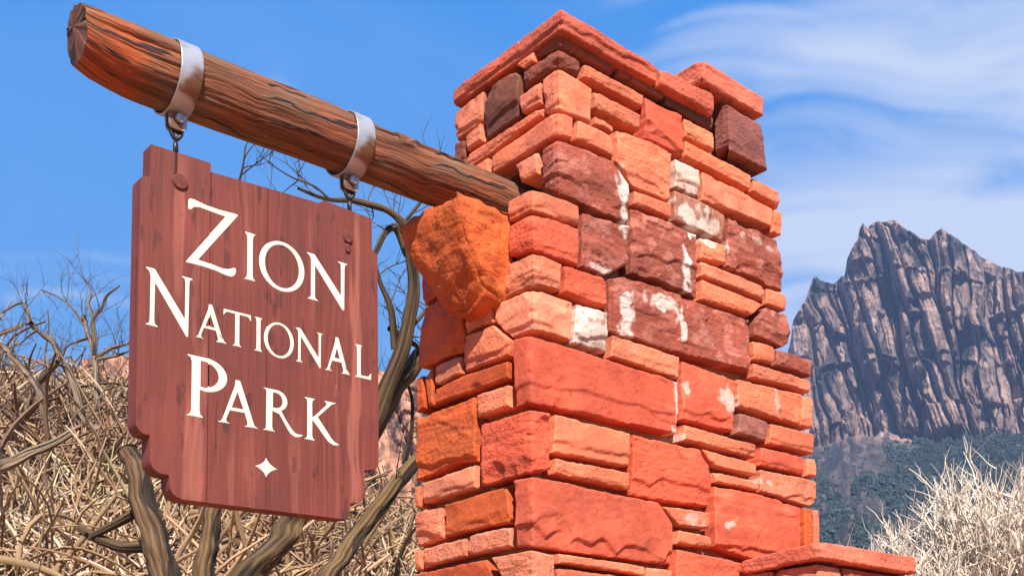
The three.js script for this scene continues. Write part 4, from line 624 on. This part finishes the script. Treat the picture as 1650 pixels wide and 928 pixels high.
  for (let j = 0; j < rows; j++) for (let i = 0; i < na; i++) { const a = j * (na + 1) + i, b = a + na + 1; I.push(a, b, a + 1, b, b + 1, a + 1); }
  const g = new THREE.BufferGeometry(); g.setAttribute('position', new THREE.Float32BufferAttribute(P, 3)); g.setAttribute('uv', new THREE.Float32BufferAttribute(UV, 2)); g.setAttribute('color', new THREE.Float32BufferAttribute(K, 3)); g.setIndex(I); g.computeVertexNormals();
  return structure(mesh(name, g, rock), label, 'mountain');
}
const SKYLINE = [[52.39,14.82],[54.02,16.5],[55.29,18.32],[55.54,19.03],[55.68,19.89],[56.41,20.91],[56.8,21.81],[56.96,21.9],[57.13,21.68],[57.82,21.6],[58.35,21.87],[58.52,22.55],[58.78,22.99],[59.08,23.32],[59.16,23.72],[59.39,23.99],[59.59,23.77],[59.87,23.95],[60.17,24.01],[60.87,23.88],[61.23,23.55],[61.65,23.24],[62.06,22.9],[62.48,22.7],[62.73,23.01],[63.03,23.13],[63.31,23.05],[63.62,22.7],[63.96,22.32],[64.47,22.01],[64.67,21.71],[65.2,21.34],[65.86,21.01],[66.25,20.72],[66.78,20.55],[67.8,19.99],[69.31,19.3],[71.42,17.56],[74.73,14.82]];
cliff('mountain', 'towering grey-mauve rock mountain with deep vertical clefts behind the pillar', { sky: SKYLINE, R: 700, base: 13.6, foot: 7.5, footR: 330, lean: 60, width: 27, amp: 17, seed: 900, na: 620, nh: 330, scree: 1, rock: new THREE.MeshStandardMaterial({ bumpMap: rockBump, bumpScale: 3.0, color: lin(0.33, 0.25, 0.225), map: rockMap, roughness: 1, vertexColors: true }) });
cliff('red_cliff', 'sunlit pinkish sandstone cliff beyond the brushy hillside', { sky: [[2, 13], [8, 15], [14, 16.3], [17, 16.6], [19.2, 16.9], [19.6, 18.2], [21.5, 18.6], [26, 18], [31, 18.0], [33.5, 18.6], [36, 18.3], [40, 16], [46, 13]], R: 170, base: 11, foot: 6, footR: 70, lean: 20, width: 7, amp: 3.5, seed: 950, na: 300, nh: 150, rock: new THREE.MeshStandardMaterial({ bumpMap: rockBump, bumpScale: 0.8, color: lin(0.62, 0.33, 0.22), map: rockMap, roughness: 1, vertexColors: true }) });
// dark woods on the slope under the mountain
{
  const R = rng(61), leaves = []; for (let k = 0; k < 70; k++) { const g = new THREE.TetrahedronGeometry(0.30 + 0.25 * R()); g.rotateX(R() * 6); g.rotateY(R() * 6); const a = R() * 6.283, h = R(), d = Math.sqrt(R()) * (0.95 - 0.6 * h * h); g.translate(Math.cos(a) * d, 0.15 + 1.7 * h, Math.sin(a) * d); leaves.push(g); }
  const N = 13000, im = new THREE.InstancedMesh(mergeGeometries(leaves), new THREE.MeshStandardMaterial({ color: lin(0.026, 0.042, 0.036), roughness: 1 }), N), M = new THREE.Matrix4(), Q = new THREE.Quaternion(), c = new THREE.Color();
  for (let k = 0; k < N; k++) { const t = R(), r = mix(340, 695, t), b = mix(51, 71, R()) * Math.PI / 180, yA = 330 * Math.tan(7.5 * Math.PI / 180), yB = 700 * Math.tan(13.6 * Math.PI / 180), f = (r - 330) / 370, y = mix(yA, yB, Math.pow(f, 1.15)) + 1.6, s = (0.5 + 1.9 * R() * R()) * (0.75 + 0.8 * step2(-0.2, 0.25, fbm2(b * 60, r / 60, 3, 63))); Q.setFromAxisAngle(new THREE.Vector3(0, 1, 0), R() * 6.283); M.compose(new THREE.Vector3(HUB[0] + r * Math.sin(b), y - 1.5, HUB[1] - r * Math.cos(b)), Q, new THREE.Vector3(s, s * (0.8 + 0.6 * R()), s)); im.setMatrixAt(k, M); const w = 0.6 + 0.9 * R(); im.setColorAt(k, c.setRGB(w, w, w)); }
  im.name = 'distant_woods'; im.castShadow = im.receiveShadow = true; scene.add(im); tag(im, 'dark evergreen scrub on the slope under the mountain', 'woods', null, 'stuff');
}
scene.fog = new THREE.FogExp2(0x8fabdc, 0.00024);

renderer.render(scene, camera);
